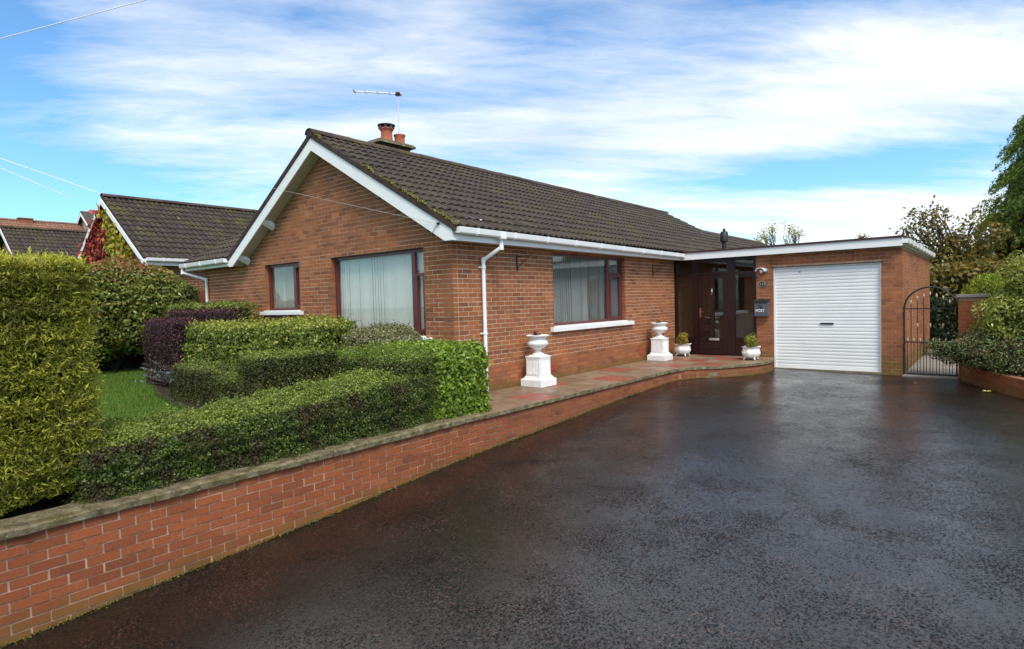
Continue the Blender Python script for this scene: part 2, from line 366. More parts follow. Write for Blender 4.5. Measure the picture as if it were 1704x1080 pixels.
class MB:
    def __init__(s): s.v = []; s.f = []
    def add(s, vs, fs):
        o = len(s.v); s.v += [tuple(p) for p in vs]; s.f += [tuple(i + o for i in f) for f in fs]
        return s
    def box(s, x0, x1, y0, y1, z0, z1):
        x0, x1 = sorted((x0, x1)); y0, y1 = sorted((y0, y1)); z0, z1 = sorted((z0, z1))
        return s.add([(x0, y0, z0), (x1, y0, z0), (x1, y1, z0), (x0, y1, z0), (x0, y0, z1), (x1, y0, z1), (x1, y1, z1), (x0, y1, z1)],
                     [(0, 3, 2, 1), (4, 5, 6, 7), (0, 1, 5, 4), (1, 2, 6, 5), (2, 3, 7, 6), (3, 0, 4, 7)])
    def lbox(s, fr, u0, u1, d0, d1, z0, z1):
        """box in a wall frame: u along the wall, d inwards from its face, z up"""
        o, ud, nd = fr
        pts = [o + ud * u - nd * d + Vector((0, 0, z)) for u in (u0, u1) for d in (d0, d1) for z in (z0, z1)]
        xs = [p.x for p in pts]; ys = [p.y for p in pts]
        return s.box(min(xs), max(xs), min(ys), max(ys), z0, z1)
    def prism(s, poly, vec):
        """extrude a polygon (list of points) by vec"""
        n = len(poly); vec = Vector(vec)
        vs = [Vector(p) for p in poly] + [Vector(p) + vec for p in poly]
        fs = [tuple(range(n))[::-1], tuple(range(n, 2 * n))] + [(i, (i + 1) % n, n + (i + 1) % n, n + i) for i in range(n)]
        return s.add(vs, fs)
    def tube(s, path, r, n=8, cap=True):
        path = [Vector(p) for p in path]; rs = r if isinstance(r, (list, tuple)) else [r] * len(path)
        base = len(s.v); up = Vector((0, 0, 1))
        for i, p in enumerate(path):
            t = (path[min(i + 1, len(path) - 1)] - path[max(i - 1, 0)]).normalized()
            a = t.cross(up)
            if a.length < 1e-3: a = t.cross(Vector((0, 1, 0)))
            a.normalize(); b = t.cross(a)
            for k in range(n):
                w = 2 * math.pi * k / n
                s.v.append(tuple(p + (a * math.cos(w) + b * math.sin(w)) * rs[i]))
        for i in range(len(path) - 1):
            for k in range(n):
                s.f.append((base + i * n + k, base + i * n + (k + 1) % n, base + (i + 1) * n + (k + 1) % n, base + (i + 1) * n + k))
        if cap:
            s.f.append(tuple(base + k for k in range(n))[::-1]); o = base + (len(path) - 1) * n
            s.f.append(tuple(o + k for k in range(n)))
        return s
    def lathe(s, c, prof, n=32, flute=None):
        c = Vector(c); base = len(s.v)
        for (r, z) in prof:
            for k in range(n):
                w = 2 * math.pi * k / n; rr = r
                if flute and flute[0] < z < flute[1]: rr = r * (1 + flute[2] * abs(math.sin(w * flute[3] / 2)))
                s.v.append((c.x + rr * math.cos(w), c.y + rr * math.sin(w), c.z + z))
        for i in range(len(prof) - 1):
            for k in range(n):
                s.f.append((base + i * n + k, base + i * n + (k + 1) % n, base + (i + 1) * n + (k + 1) % n, base + (i + 1) * n + k))
        s.f.append(tuple(base + k for k in range(n))[::-1]); o = base + (len(prof) - 1) * n
        s.f.append(tuple(o + k for k in range(n)))
        return s
    def build(s, name, mat, parent=None, smooth=False, bevel=0.0, fix=False):
        off = parent['_b'] if parent is not None else Z0
        me = bpy.data.meshes.new(name)
        me.from_pydata([(p[0] - off[0], p[1] - off[1], p[2] - off[2]) for p in s.v], [], s.f)
        if bevel or fix:
            bm = bmesh.new(); bm.from_mesh(me); bmesh.ops.recalc_face_normals(bm, faces=bm.faces)
            if bevel: bmesh.ops.bevel(bm, geom=list(bm.edges), offset=bevel, segments=2, profile=.6, affect='EDGES', clamp_overlap=True)
            bm.to_mesh(me); bm.free()
        if smooth:
            me.polygons.foreach_set('use_smooth', [True] * len(me.polygons)); me.set_sharp_from_angle(angle=R(38))
        me.materials.append(MAT[mat])
        return link(name, me, parent, off)


def link(name, me, parent, off=None):
    o = bpy.data.objects.new(name, me); COL.objects.link(o)
    if parent is not None:
        o.parent = parent; o['_b'] = tuple(parent['_b'])
    else: o['_b'] = (0., 0., 0.)
    return o


def tag(o, label=None, cat=None, group=None, kind=None):
    if label: o['label'] = label
    if cat: o['category'] = cat
    if group: o['group'] = group
    if kind: o['kind'] = kind
    return o


def thing(name, loc, label, cat, group=None):
    o = bpy.data.objects.new(name, None); COL.objects.link(o); o.location = loc; o.empty_display_size = .1
    o['_b'] = tuple(loc)
    return tag(o, label, cat, group)


def np_mesh(name, verts, faces, mat, parent=None, smooth=False):
    """fast mesh from arrays; faces is (n,k)"""
    off = np.array(parent['_b']) if parent is not None else np.zeros(3)
    me = bpy.data.meshes.new(name); verts = (np.asarray(verts) - off).astype(np.float32); faces = np.asarray(faces, dtype=np.int32)
    n, k = faces.shape
    me.vertices.add(len(verts)); me.vertices.foreach_set('co', verts.ravel())
    me.loops.add(n * k); me.loops.foreach_set('vertex_index', faces.ravel())
    me.polygons.add(n); me.polygons.foreach_set('loop_start', np.arange(0, n * k, k, dtype=np.int32))
    me.update(calc_edges=True)
    if smooth: me.polygons.foreach_set('use_smooth', [True] * n)
    me.materials.append(MAT[mat])
    return link(name, me, parent)


def norm(a): return a / np.maximum(np.linalg.norm(a, axis=1, keepdims=True), 1e-9)


def wav(p, s, seed=0):
    """cheap smooth noise in [-1,1]"""
    q = p * s + seed * 1.7
    return (np.sin(q[:, 0] * 1.3 + 1.1 * np.sin(q[:, 1] * 1.7 + seed)) + np.sin(q[:, 1] * 1.6 + 1.3 * np.sin(q[:, 2] * 1.4)) + np.sin(q[:, 2] * 1.9 + 1.2 * np.sin(q[:, 0] * 1.2 + 2))) / 3


def leaves(name, pos, nrm, size, aspect, mat, parent, follow=.8, axis=None, axis_w=0., cup=.12):
    """one diamond-shaped, slightly cupped leaf at each point"""
    n = len(pos); size = (np.full(n, size) if np.isscalar(size) else size) * rng.uniform(.5, 1.45, n)
    nn = norm(nrm * follow + rng.normal(0, .55, (n, 3)))
    a = rng.normal(0, 1, (n, 3))
    if axis is not None: a = a * (1 - axis_w) + axis * axis_w * 1.6
    a = norm(a - nn * np.sum(a * nn, axis=1, keepdims=True) * (1 - .35 * (axis is not None)))
    b = norm(np.cross(nn, a)); s = size[:, None]; c2 = nn * s * cup
    v = np.stack([pos - a * s * .5, pos + b * s * aspect * .5 + c2 - a * s * .05, pos + a * s * .5, pos - b * s * aspect * .5 + c2 - a * s * .05], 1).reshape(-1, 3)
    f = np.arange(n * 4).reshape(n, 4)
    return np_mesh(name, v, f, mat, parent)


def rbox_pts(n, lo, hi, r, faces='xXyYZ', weights=None):
    """points and normals on a box with rounded edges (the bottom is left open)"""
    lo = np.array(lo, float); hi = np.array(hi, float); d = hi - lo; r = min(r, d.min() * .49)
    A = {'x': d[1] * d[2], 'X': d[1] * d[2], 'y': d[0] * d[2], 'Y': d[0] * d[2], 'Z': d[0] * d[1]}
    fs = list(faces); w = np.array([A[q] * ((weights or {}).get(q, 1.)) for q in fs]); w /= w.sum()
    k = rng.choice(len(fs), n, p=w); p = lo + rng.random((n, 3)) * d
    for i, q in enumerate(fs):
        ax = 'xyz'.index(q.lower()); p[k == i, ax] = (hi if q.isupper() else lo)[ax]
    il = lo + r; ih = hi - r; il[2] = lo[2]
    c = np.clip(p, il, ih); nr = norm(p - c)
    return c + nr * r, nr


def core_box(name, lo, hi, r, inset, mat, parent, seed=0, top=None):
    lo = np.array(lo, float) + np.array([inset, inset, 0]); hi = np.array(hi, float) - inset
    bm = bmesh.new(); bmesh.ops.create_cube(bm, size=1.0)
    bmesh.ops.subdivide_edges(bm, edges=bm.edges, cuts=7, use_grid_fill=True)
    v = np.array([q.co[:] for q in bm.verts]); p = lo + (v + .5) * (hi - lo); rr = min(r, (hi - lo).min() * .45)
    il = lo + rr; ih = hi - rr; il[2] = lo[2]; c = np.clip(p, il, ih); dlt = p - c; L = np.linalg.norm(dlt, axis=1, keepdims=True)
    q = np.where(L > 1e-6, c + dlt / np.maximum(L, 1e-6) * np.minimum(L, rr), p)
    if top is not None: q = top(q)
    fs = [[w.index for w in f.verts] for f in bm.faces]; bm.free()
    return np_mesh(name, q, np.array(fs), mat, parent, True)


def hedge(name, lo, hi, label, cat='hedge', mat='leaf_box', n=12000, size=.03, aspect=.6, r=.12, depth=.06, amp=.03, group=None, faces='xXyYZ', weights=None,
          wsc=5., axis=None, axis_w=0., follow=.8, warp=None, seed=0, core='twigs', inset=.07, tuft=.35, top_mat=None, top_share=.75):
    loc = ((lo[0] + hi[0]) / 2, (lo[1] + hi[1]) / 2, lo[2])
    t = thing(name, loc, label, cat, group)
    p, nr = rbox_pts(n, lo, hi, r, faces, weights)
    d = rng.exponential(depth * .55, n); d = np.minimum(d, depth * 2.4); stray = rng.random(n) < .025; d[stray] = -rng.uniform(.01, .055, int(stray.sum()))     # stray shoots
    p = p - nr * d[:, None] + nr * (wav(p, wsc, seed) * amp + wav(p, wsc * 3.1, seed + 3) * amp * tuft + wav(p, wsc * 8.3, seed + 5) * amp * tuft * .8)[:, None]
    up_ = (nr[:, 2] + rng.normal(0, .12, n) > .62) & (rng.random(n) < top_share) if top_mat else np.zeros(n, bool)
    p[:, 2] = np.maximum(p[:, 2], lo[2] + .01)
    if warp: p = warp(p)
    ax = None
    if axis is not None: ax = norm(nr * axis[0] + np.array([0, 0, 1.]) * axis[1] + rng.normal(0, axis[2], (n, 3)))
    sel = lambda q, k: None if q is None else q[k]
    leaves('foliage', p[~up_], nr[~up_], size, aspect, mat, t, follow, sel(ax, ~up_), axis_w)
    if top_mat: leaves('toplit_new_growth', p[up_] + np.array([0, 0, .006]), nr[up_], size, aspect, top_mat, t, follow, sel(ax, up_), axis_w)  # fresh growth on top, brightened in colour to stand for light from above
    kt = rng.random(n) < .035
    leaves('twigs', p[kt] - nr[kt] * .012, nr[kt], min(.09, size * 2.6), .09, 'twig_light', t, .4)['kind'] = 'stuff'
    core_box('inner_twigs', lo, hi, r, inset, core, t, seed, warp)
    return t


def blob_pts(n, blobs, shell=.35):
    """points through the outer shell of several ellipsoids: (cx,cy,cz, rx,ry,rz)"""
    B = np.array(blobs, float); w = (B[:, 3] * B[:, 4] + B[:, 4] * B[:, 5] + B[:, 3] * B[:, 5]); w /= w.sum()
    k = rng.choice(len(B), n, p=w); d = norm(rng.normal(0, 1, (n, 3))); rad = 1 - rng.random(n) ** 1.6 * shell
    p = B[k, :3] + d * B[k, 3:] * rad[:, None]; nr = norm(d / B[k, 3:])
    # leave out what lies deep inside another ball
    q = (p[:, None, :] - B[None, :, :3]) / B[None, :, 3:]
    inside = (np.sum(q * q, 2) < (1 - shell) ** 2).any(1)
    return p[~inside], nr[~inside]


def limb(m, a, b, r0, r1, sag=.0, n=6, wob=.06):
    a = Vector(a); b = Vector(b); L = (b - a).length; path = []; rs = []
    for i in range(n + 1):
        t = i / n; p = a.lerp(b, t)
        if 0 < i < n: p += Vector((random.uniform(-wob, wob), random.uniform(-wob, wob), random.uniform(-wob, wob) * .5)) * L
        p.z += sag * math.sin(t * math.pi) * L
        path.append(p); rs.append(r0 + (r1 - r0) * t)
    m.tube(path, rs, 7)
    return path


# ------------------------------------------------------------------ wall frames
GX = 8.18                      # face of porch and garage
FS = (Vector((0, 0, 0)), Vector((1, 0, 0)), Vector((0, -1, 0)))       # long wall facing the drive
FG = (Vector((0, 0, 0)), Vector((0, 1, 0)), Vector((-1, 0, 0)))       # gable facing the garden
FF = (Vector((GX, 0, 0)), Vector((0, -1, 0)), Vector((-1, 0, 0)))     # porch and garage front
FR = (Vector((GX, -5.013, 0)), Vector((1, 0, 0)), Vector((0, -1, 0)))  # garage side
CH, BL, MJ = .075, .225, .010


def courses(fr, u0, u1, z0, z1, openings, top=None, quoin0=None, quoin1=None, depth=.1025, phase=0.):
    """every brick of a wall: (frame, u0, u1, z0, z1)"""
    out = []
    k0 = math.ceil((z0 - .001) / CH); k1 = int(math.floor((z1 + .001) / CH))
    for k in range(k0, k1):
        za, zb = k * CH + MJ / 2, (k + 1) * CH - MJ / 2; zm = (za + zb) / 2
        a, b = u0, u1
        if quoin0 is not None and (k + quoin0) % 2: a += .1125
        if quoin1 is not None and (k + quoin1) % 2: b -= .1125
        iv = [(a, b)]
        if top:
            lo, hi = top(zb); iv = [(max(a, lo), min(b, hi))]
        for (oa, ob, pa, pb) in openings:
            if pa - .02 < zm < pb + .02:
                nv = []
                for (p, q) in iv:
                    if ob <= p or oa >= q: nv.append((p, q)); continue
                    if oa > p: nv.append((p, oa))
                    if ob < q: nv.append((ob, q))
                iv = nv
        for (p, q) in iv:
            if q - p < .05: continue
            u = math.floor((p - phase) / BL) * BL + phase + (k % 2) * BL / 2 - BL; row = []
            while u < q:
                s, e = max(u + MJ / 2, p), min(u + BL - MJ / 2, q)
                if e - s > .004: row.append([s, e])
                u += BL
            if not row: continue
            row[0][0] = p; row[-1][1] = q
            if len(row) > 1 and row[0][1] - row[0][0] < .055: row[1][0] = p; row.pop(0)
            if len(row) > 1 and row[-1][1] - row[-1][0] < .055: row[-2][1] = q; row.pop()
            out += [(fr, s, e, za, zb, depth) for s, e in row]
    return out


UNIT = {}


def unit_box(mat):
    if mat not in UNIT:
        m = MB().box(-.5, .5, -.5, .5, -.5, .5); me = bpy.data.meshes.new('brick'); me.from_pydata(m.v, [], m.f); me.materials.append(MAT[mat]); UNIT[mat] = me
    return UNIT[mat]


def lay(bricks, mat, parent, single, field_name='brick_field', jit=.0016):
    """lay the bricks: those in `single` as objects of their own, the rest as one part"""
    fld = MB()
    for i, (fr, u0, u1, z0, z1, dp) in enumerate(bricks):
        o, ud, nd = fr; j = random.uniform(-jit, jit)
        c = o + ud * ((u0 + u1) / 2) - nd * (dp / 2 + j); c.z += (z0 + z1) / 2
        L = u1 - u0 + random.uniform(-.002, .002); H = z1 - z0 + random.uniform(-.002, .002)
        if i in single:
            b = bpy.data.objects.new('brick', unit_box(mat)); COL.objects.link(b); b.parent = parent
            b.location = c - Vector(parent['_b'])
            b.scale = (abs(ud.x) * L + abs(nd.x) * dp, abs(ud.y) * L + abs(nd.y) * dp, H)
            b.rotation_euler = (random.gauss(0, .002), random.gauss(0, .002), random.gauss(0, .0015))
        else:
            hx = (abs(ud.x) * L + abs(nd.x) * dp) / 2; hy = (abs(ud.y) * L + abs(nd.y) * dp) / 2
            fld.box(c.x - hx, c.x + hx, c.y - hy, c.y + hy, c.z - H / 2, c.z + H / 2)
    if fld.v:
        f = fld.build(field_name, mat, parent); f['kind'] = 'stuff'


def nearest(bricks, n):
    def d(b):
        fr, u0, u1, z0, z1, dp = b
        p = fr[0] + fr[1] * ((u0 + u1) / 2) + Vector((0, 0, (z0 + z1) / 2)); v = p - CAM
        return v.length / max(.15, abs(fr[2].dot(v.normalized()))) ** .5 / (u1 - u0)
    return set(sorted(range(len(bricks)), key=lambda i: d(bricks[i]))[:n])


def core(m, fr, u0, u1, z0, z1, openings, din=.0035, dout=.24, g=.012):
    """mortar body of a wall with its openings"""
    us = sorted({u0, u1} | {v for o in openings for v in (o[0] - g, o[1] + g) if u0 < v < u1})
    zs = sorted({z0, z1} | {v for o in openings for v in (o[2] - g, o[3] + g) if z0 < v < z1})
    for a, b in zip(us[:-1], us[1:]):
        run = None
        for c, d in zip(zs[:-1], zs[1:]):
            um, zm = (a + b) / 2, (c + d) / 2
            if any(o[0] - g < um < o[1] + g and o[2] - g < zm < o[3] + g for o in openings):
                if run: m.lbox(fr, a, b, din, dout, *run)
                run = None
            else: run = (run[0], d) if run else (c, d)
        if run: m.lbox(fr, a, b, din, dout, *run)


# drive level: rises gently to the garage, falls a little to the right
DX = [(-40, -1.9), (-14, -1.12), (-5.8, -.772), (-3.1, -.625), (-.9, -.475), (1.36, -.375), (3.3, -.275), (5.4, -.235), (8.18, -.225), (20, -.20)]


def drive_z(x, y):
    z = float(np.interp(x, [a for a, _ in DX], [b for _, b in DX]))
    return z + .016 * (y + 1.31)


# ================================================================== THE SETTING
def struct(o): o['kind'] = 'structure'; return o


struct(MB().add([(-500, -500, -2.6), (700, -500, -2.6), (700, 700, -2.6), (-500, 700, -2.6)], [(0, 1, 2, 3)]).build('ground', 'lawn_ground'))

# driveway
dv, df = [], []
xs = np.concatenate([np.arange(-40, -14, 2.0), np.arange(-14, 8.4, .35), [8.6]]); ys = np.arange(-1.0, -22.1, -.5)
for x in xs:
    for y in ys: dv.append((x, y, drive_z(x, y) + .006 * math.sin(x * 1.9 + y * 1.3) + .004 * math.sin(x * .8 - y * 2.4)))
ny = len(ys)
for i in range(len(xs) - 1):
    for j in range(ny - 1): df.append((i * ny + j, i * ny + j + 1, (i + 1) * ny + j + 1, (i + 1) * ny + j))
struct(np_mesh('driveway', dv, np.array(df), 'wet_tarmac', None, True))

# garden ground behind the retaining wall, soil bed under the shrubs, back garden
struct(MB().add([(-30, -1.06, -.03), (60, -1.06, -.03), (60, 160, -.03), (-30, 160, -.03)], [(0, 1, 2, 3)]).build('lawn', 'lawn_ground'))
bed = [(-8.5, -1.05), (-.45, -1.05), (-.03, -.02), (-.03, 9.4), (-1.0, 9.9), (-1.55, 7.6), (-2.0, 6.5), (-2.45, 5.2), (-2.75, 3.6), (-2.95, 1.6), (-3.4, .4), (-5.0, -.2), (-8.5, -.2)]
struct(MB().add([(x, y, -.012) for x, y in bed], [tuple(range(len(bed)))]).build('flower_bed', 'soil'))
struct(MB().add([(8.3, -5.1, -.26), (60, -5.1, -.26), (60, -80, -.26), (8.3, -80, -.26)], [(0, 3, 2, 1)]).build('back_lawn', 'lawn_ground'))
struct(MB().box(8.02, 8.5, -5.96, -5.03, -.60, -.262).box(8.502, 30, -6.1, -5.03, -.5, -.245).build('path', 'concrete'))
rb = [(8.3, -6.0), (7.9, -6.12), (7.1, -6.5), (6.1, -7.0), (4.5, -7.7), (2, -8.4), (-8, -9.6), (-8, -60), (8.3, -60)]
struct(MB().prism([(x, y, -1.6) for x, y in rb], (0, 0, 1.56)).build('raised_bed', 'soil'))

# grass blades of the front lawn
n = 70000; gx = rng.uniform(-6.2, -.9, n); gy = rng.uniform(.0, 11.2, n)
keep = gy > np.interp(gx, [-6.2, -5, -3.4, -2.9, -2.4, -2.0, -1.5, -.9], [-.1, -.1, .4, 1.6, 5.0, 6.4, 7.6, 9.9]); gx, gy = gx[keep], gy[keep]; n = len(gx)
bp = np.stack([gx, gy, np.full(n, -.03)], 1); h = rng.uniform(.025, .06, n)[:, None]; an = rng.uniform(0, 6.28, n)
sd_ = np.stack([np.cos(an), np.sin(an), np.zeros(n)], 1); tip = bp + np.array([0, 0, 1.]) * h + rng.normal(0, .014, (n, 3))
g_ = np_mesh('lawn_grass', np.stack([bp - sd_ * .006, bp + sd_ * .006, tip], 1).reshape(-1, 3), np.arange(n * 3).reshape(n, 3), 'grass_blade')
tag(g_, 'short bright green grass of the front lawn', 'grass', kind='stuff')


# ------------------------------------------------------------------ walls of brick that follow a line
def along(path, step=.02):
    P = [Vector((x, y, 0)) for x, y in path]; out = [(0.0, P[0])]; L = 0
    for a, b in zip(P[:-1], P[1:]):
        d = (b - a).length; m = max(1, int(d / step))
        for i in range(1, m + 1): out.append((L + d * i / m, a.lerp(b, i / m)))
        L += d
    return out, L


def smooth_path(pts, n=8):
    out = []
    for i in range(len(pts) - 1):
        p0, p1, p2, p3 = (np.array(pts[max(0, min(len(pts) - 1, i + k))], float) for k in (-1, 0, 1, 2))
        for j in range(n):
            t = j / n; out.append(tuple(.5 * (2 * p1 + (p2 - p0) * t + (2 * p0 - 5 * p1 + 4 * p2 - p3) * t * t + (3 * p1 - p0 - 3 * p2 + p3) * t ** 3)))
    return out + [tuple(pts[-1])]


def path_wall(parent, path, ztop, mat, mortar, single_max, thick=.10, deep=.6, zmin=None):
    """brick face along a path, right-hand side outwards; the bricks run down into the ground"""
    S_, L = along(path); ss = [a for a, _ in S_]
    def at(s):
        x = np.interp(s, ss, [p.x for _, p in S_]); y = np.interp(s, ss, [p.y for _, p in S_]); return Vector((x, y, 0))
    bricks = []
    for k in range(0, 16):
        zb = ztop - k * CH - MJ / 2; u = -(k % 2) * BL / 2
        while u < L:
            a, b = max(u + .0065, 0), min(u + BL - .0065, L)
            if b - a > .05:
                p, q = at(a), at(b); mid = (p + q) / 2
                if zb > drive_z(mid.x, mid.y) - .01: bricks.append((p, q, zb - .063, zb))
            u += BL
    order = sorted(range(len(bricks)), key=lambda i: ((bricks[i][0] + bricks[i][1]) / 2 - CAM).length + (50 if bricks[i][0].x < -6.1 else 0))
    single = set(order[:single_max]); fld = MB()
    for i, (p, q, za, zb) in enumerate(bricks):
        d = q - p; L_ = d.length; ang = math.atan2(d.y, d.x); nin = Vector((-d.y, d.x, 0)).normalized()
        c = (p + q) / 2 + nin * (thick / 2 + random.uniform(-.002, .002)); c.z = (za + zb) / 2
        if i in single:
            o = bpy.data.objects.new('brick', unit_box(mat)); COL.objects.link(o); o.parent = parent
            o.location = c - Vector(tuple(parent['_b'])); o.scale = (L_ + random.uniform(-.006, .004), thick, .063 + random.uniform(-.004, .003))
            o.rotation_euler = (random.gauss(0, .006), random.gauss(0, .004), ang + random.gauss(0, .003))
        else:
            t = d.normalized(); v = []
            for sz in (za, zb):
                for (su, sn) in ((-1, -1), (1, -1), (1, 1), (-1, 1)):
                    w = c + t * (su * L_ / 2) + nin * (sn * thick / 2); v.append((w.x, w.y, sz))
            fld.add(v, [(0, 3, 2, 1), (4, 5, 6, 7), (0, 1, 5, 4), (1, 2, 6, 5), (2, 3, 7, 6), (3, 0, 4, 7)])
    if fld.v: fld.build('brick_field', mat, parent)['kind'] = 'stuff'
    m = MB(); m_ = 40
    for i in range(m_):
        p, q = at(L * i / m_), at(L * (i + 1) / m_); nin = Vector((-(q - p).y, (q - p).x, 0)).normalized()
        a, b = p + nin * .007, q + nin * .007; c, d = q + nin * (thick + .08), p + nin * (thick + .08)
        zlo = min(drive_z(p.x, p.y), drive_z(q.x, q.y)) - .25
        m.add([(w.x, w.y, zlo) for w in (a, b, c, d)] + [(w.x, w.y, ztop - .002) for w in (a, b, c, d)], [(0, 3, 2, 1), (4, 5, 6, 7), (0, 1, 5, 4), (1, 2, 6, 5), (2, 3, 7, 6), (3, 0, 4, 7)])
    m.build('mortar_body', mortar, parent)


EDGE = smooth_path([(-.80, -1.335), (1.5, -1.36), (3.6, -1.395), (4.95, -1.43), (5.42, -1.60), (5.84, -1.97), (6.39, -2.33), (6.95, -2.54), (7.6, -2.60), (8.17, -2.47)], 10)


def edge_y(x): return float(np.interp(x, [p[0] for p in EDGE], [p[1] for p in EDGE]))


# garden retaining wall with weathered coping stones
gw = thing('garden_wall', (-3.4, -1.3, -.75), 'low red brick retaining wall with weathered mossy coping beneath the clipped hedge', 'wall')
path_wall(gw, [(-8.4, -1.31), (-.80, -1.31)], -.035, 'brick_garden', 'mortar_garden', 300)
x = -8.4
while x < -.85:
    L = min(random.uniform(1.5, 1.9), -.80 - x); x1 = x + L
    bm_ = MB(); y0, y1 = -1.345, -1.02; jz = random.uniform(-.004, .004)
    for i in range(19):
        xa = x + .003 + (L - .006) * i / 18
        yy = y0 + random.uniform(-.010, .010); zt = .025 + jz + random.uniform(-.006, .006)
        bm_.v += [(xa, yy, -.034), (xa, yy - .004, zt - .012), (xa, yy + .014, zt), (xa, y1, zt), (xa, y1, -.034)]
    for i in range(18):
        for k in range(5): a, b = i * 5 + k, i * 5 + (k + 1) % 5; bm_.f.append((a, b, b + 5, a + 5))
    bm_.f += [(0, 1, 2, 3, 4), (94, 93, 92, 91, 90)]
    bm_.build('coping_stone', 'coping_stone', gw, fix=True)
    x = x1

# patio: slabs on a brick edge
pt = bpy.data.objects.new('patio', None); COL.objects.link(pt); pt['_b'] = (0., 0., 0.); pt['kind'] = 'structure'
path_wall(pt, [(a, b + .025) for a, b in EDGE], -.047, 'brick_garden', 'mortar_garden', 260)
poly = [(a, b + .03) for a, b in EDGE] + [(8.17, .0), (-.80, .0)]
MB().prism([(a, b, -.5) for a, b in poly], (0, 0, .488)).build('mortar_bed', 'cement', pt)
col_w = .612; cols = int((8.17 + .80) / col_w) + 1
for ci in range(cols):
    x0 = -.80 + ci * col_w; x1 = min(x0 + col_w, 8.17)
    if x1 - x0 < .08: continue
    for ri in range(4):
        yb = -.66 * ri - .004; yf = -.66 * (ri + 1)
        if ri == 1 and x1 < 5.3: yf = -3
        if ri > 1 and x1 < 5.3: continue
        xsn = np.linspace(x1 - .004, x0 + .004, 6); fr_ = [(xx, max(yf + .004, edge_y(xx))) for xx in xsn]
        fr_ = [q for q in fr_ if q[1] < yb - .03]
        if len(fr_) < 2: continue
        pg = [(fr_[-1][0], yb), (fr_[0][0], yb)] + fr_
        red = (ri == 1 and ci % 4 == 2) or (ri == 0 and ci % 4 == 0 and ci > 0) or (ri == 2 and ci in (11, 13)) or (ri == 1 and ci == 12)
        zt = random.uniform(-.003, .003)
        MB().prism([(a, b, -.044) for a, b in pg], (0, 0, .044 + zt)).build('paving_slab', 'slab_red' if red else 'slab_buff', pt, fix=True)
# weathered nosing along the slab edge
m = MB(); E2 = [(a, b) for a, b in EDGE]
for (a, b) in zip(E2[:-1], E2[1:]):
    p, q = Vector((*a, 0)), Vector((*b, 0)); nn = Vector((-(q - p).y, (q - p).x, 0)).normalized()
    o1, o2 = p - nn * .006, q - nn * .006; i1, i2 = p + nn * .018, q + nn * .018
    m.add([(w.x, w.y, z) for z in (-.045, .0045) for w in (o1, o2, i2, i1)], [(0, 3, 2, 1), (4, 5, 6, 7), (0, 1, 5, 4), (2, 3, 7, 6)])
m.build('slab_nosing', 'coping_stone', pt)

# ================================================================== THE BUNGALOW
bg_ = thing('bungalow', (4.0, 4.0, 0), 'brown brick bungalow with white bargeboards and dark tiled gable roof', 'house')
ZS, ZF = 2.43, 2.60               # fascia bottom and top
WIN_S = (2.70, 5.52, .99, 2.405)  # long wall window
WIN_G = (.655, 3.235, .96, 2.405)  # large gable window
WIN_V = (4.34, 5.69, 1.425, 2.405)  # small gable window
AP_Y, AP_Z = 3.35, 4.66           # bargeboard apex
TR = (AP_Z - ZF) / (AP_Y + .27); TL = (AP_Z - ZF) / (6.76 - AP_Y)


def gable_span(z):
    if z < 2.50: return (0, 8.65)
    return (AP_Y - (AP_Z - .08 - z) / TR, AP_Y + (AP_Z - .08 - z) / TL)


bk_s = courses(FS, 0, GX, 0, 2.475, [WIN_S], quoin0=1)
bk_g = courses(FG, 0, 8.65, -.075, 4.6, [WIN_G, WIN_V], top=gable_span, quoin0=0)
wall = MB(); core(wall, FS, .006, GX, .41, 2.5, [WIN_S]); core(wall, FG, .24, 8.64, .41, 2.5, [WIN_G, WIN_V])
wall.prism([(.005, -.02 + .1, 2.5), (.005, 6.6, 2.5), (.005, AP_Y, 4.56)], (.2, 0, 0))
wall.box(15.0, 15.2, .0, 6.7, -.1, 2.5).box(.3, 15, 6.5, 6.7, -.1, 2.5).box(.3, 6, 8.45, 8.65, -.1, 2.5).prism([(15.0, 0, 2.5), (15.0, 6.7, 2.5), (15.0, AP_Y, 4.5)], (.2, 0, 0))
wl = wall.build('wall', 'mortar', bg_)
foot = MB(); core(foot, FS, .006, GX, -.1, .41, []); core(foot, FG, .24, 8.64, -.1, .41, []); foot.build('wall_foot', 'mortar_red', bg_)
allb = bk_s + bk_g
lay(allb, 'brick_house', wl, nearest(allb, 300))
# dark interior shell keeps the rooms dim: floor, ceiling and inner partitions
rm = MB().box(.25, 15, .25, 6.5, -.08, -.02).box(.25, 15, .25, 8.4, 2.46, 2.49).box(2.4, 2.5, .25, 6.5, -.02, 2.46).box(.25, 2.4, 3.85, 3.95, -.02, 2.46).box(2.5, 8.1, 3.0, 3.1, -.02, 2.46).box(8.0, 8.1, .25, 3.0, -.02, 2.46)
rm.build('interior', 'dark_room', bg_)


# ---- windows
def bar(m, fr, u0, u1, z0, z1, d0=.085, d1=.150): m.lbox(fr, u0, u1, d0, d1, z0, z1)


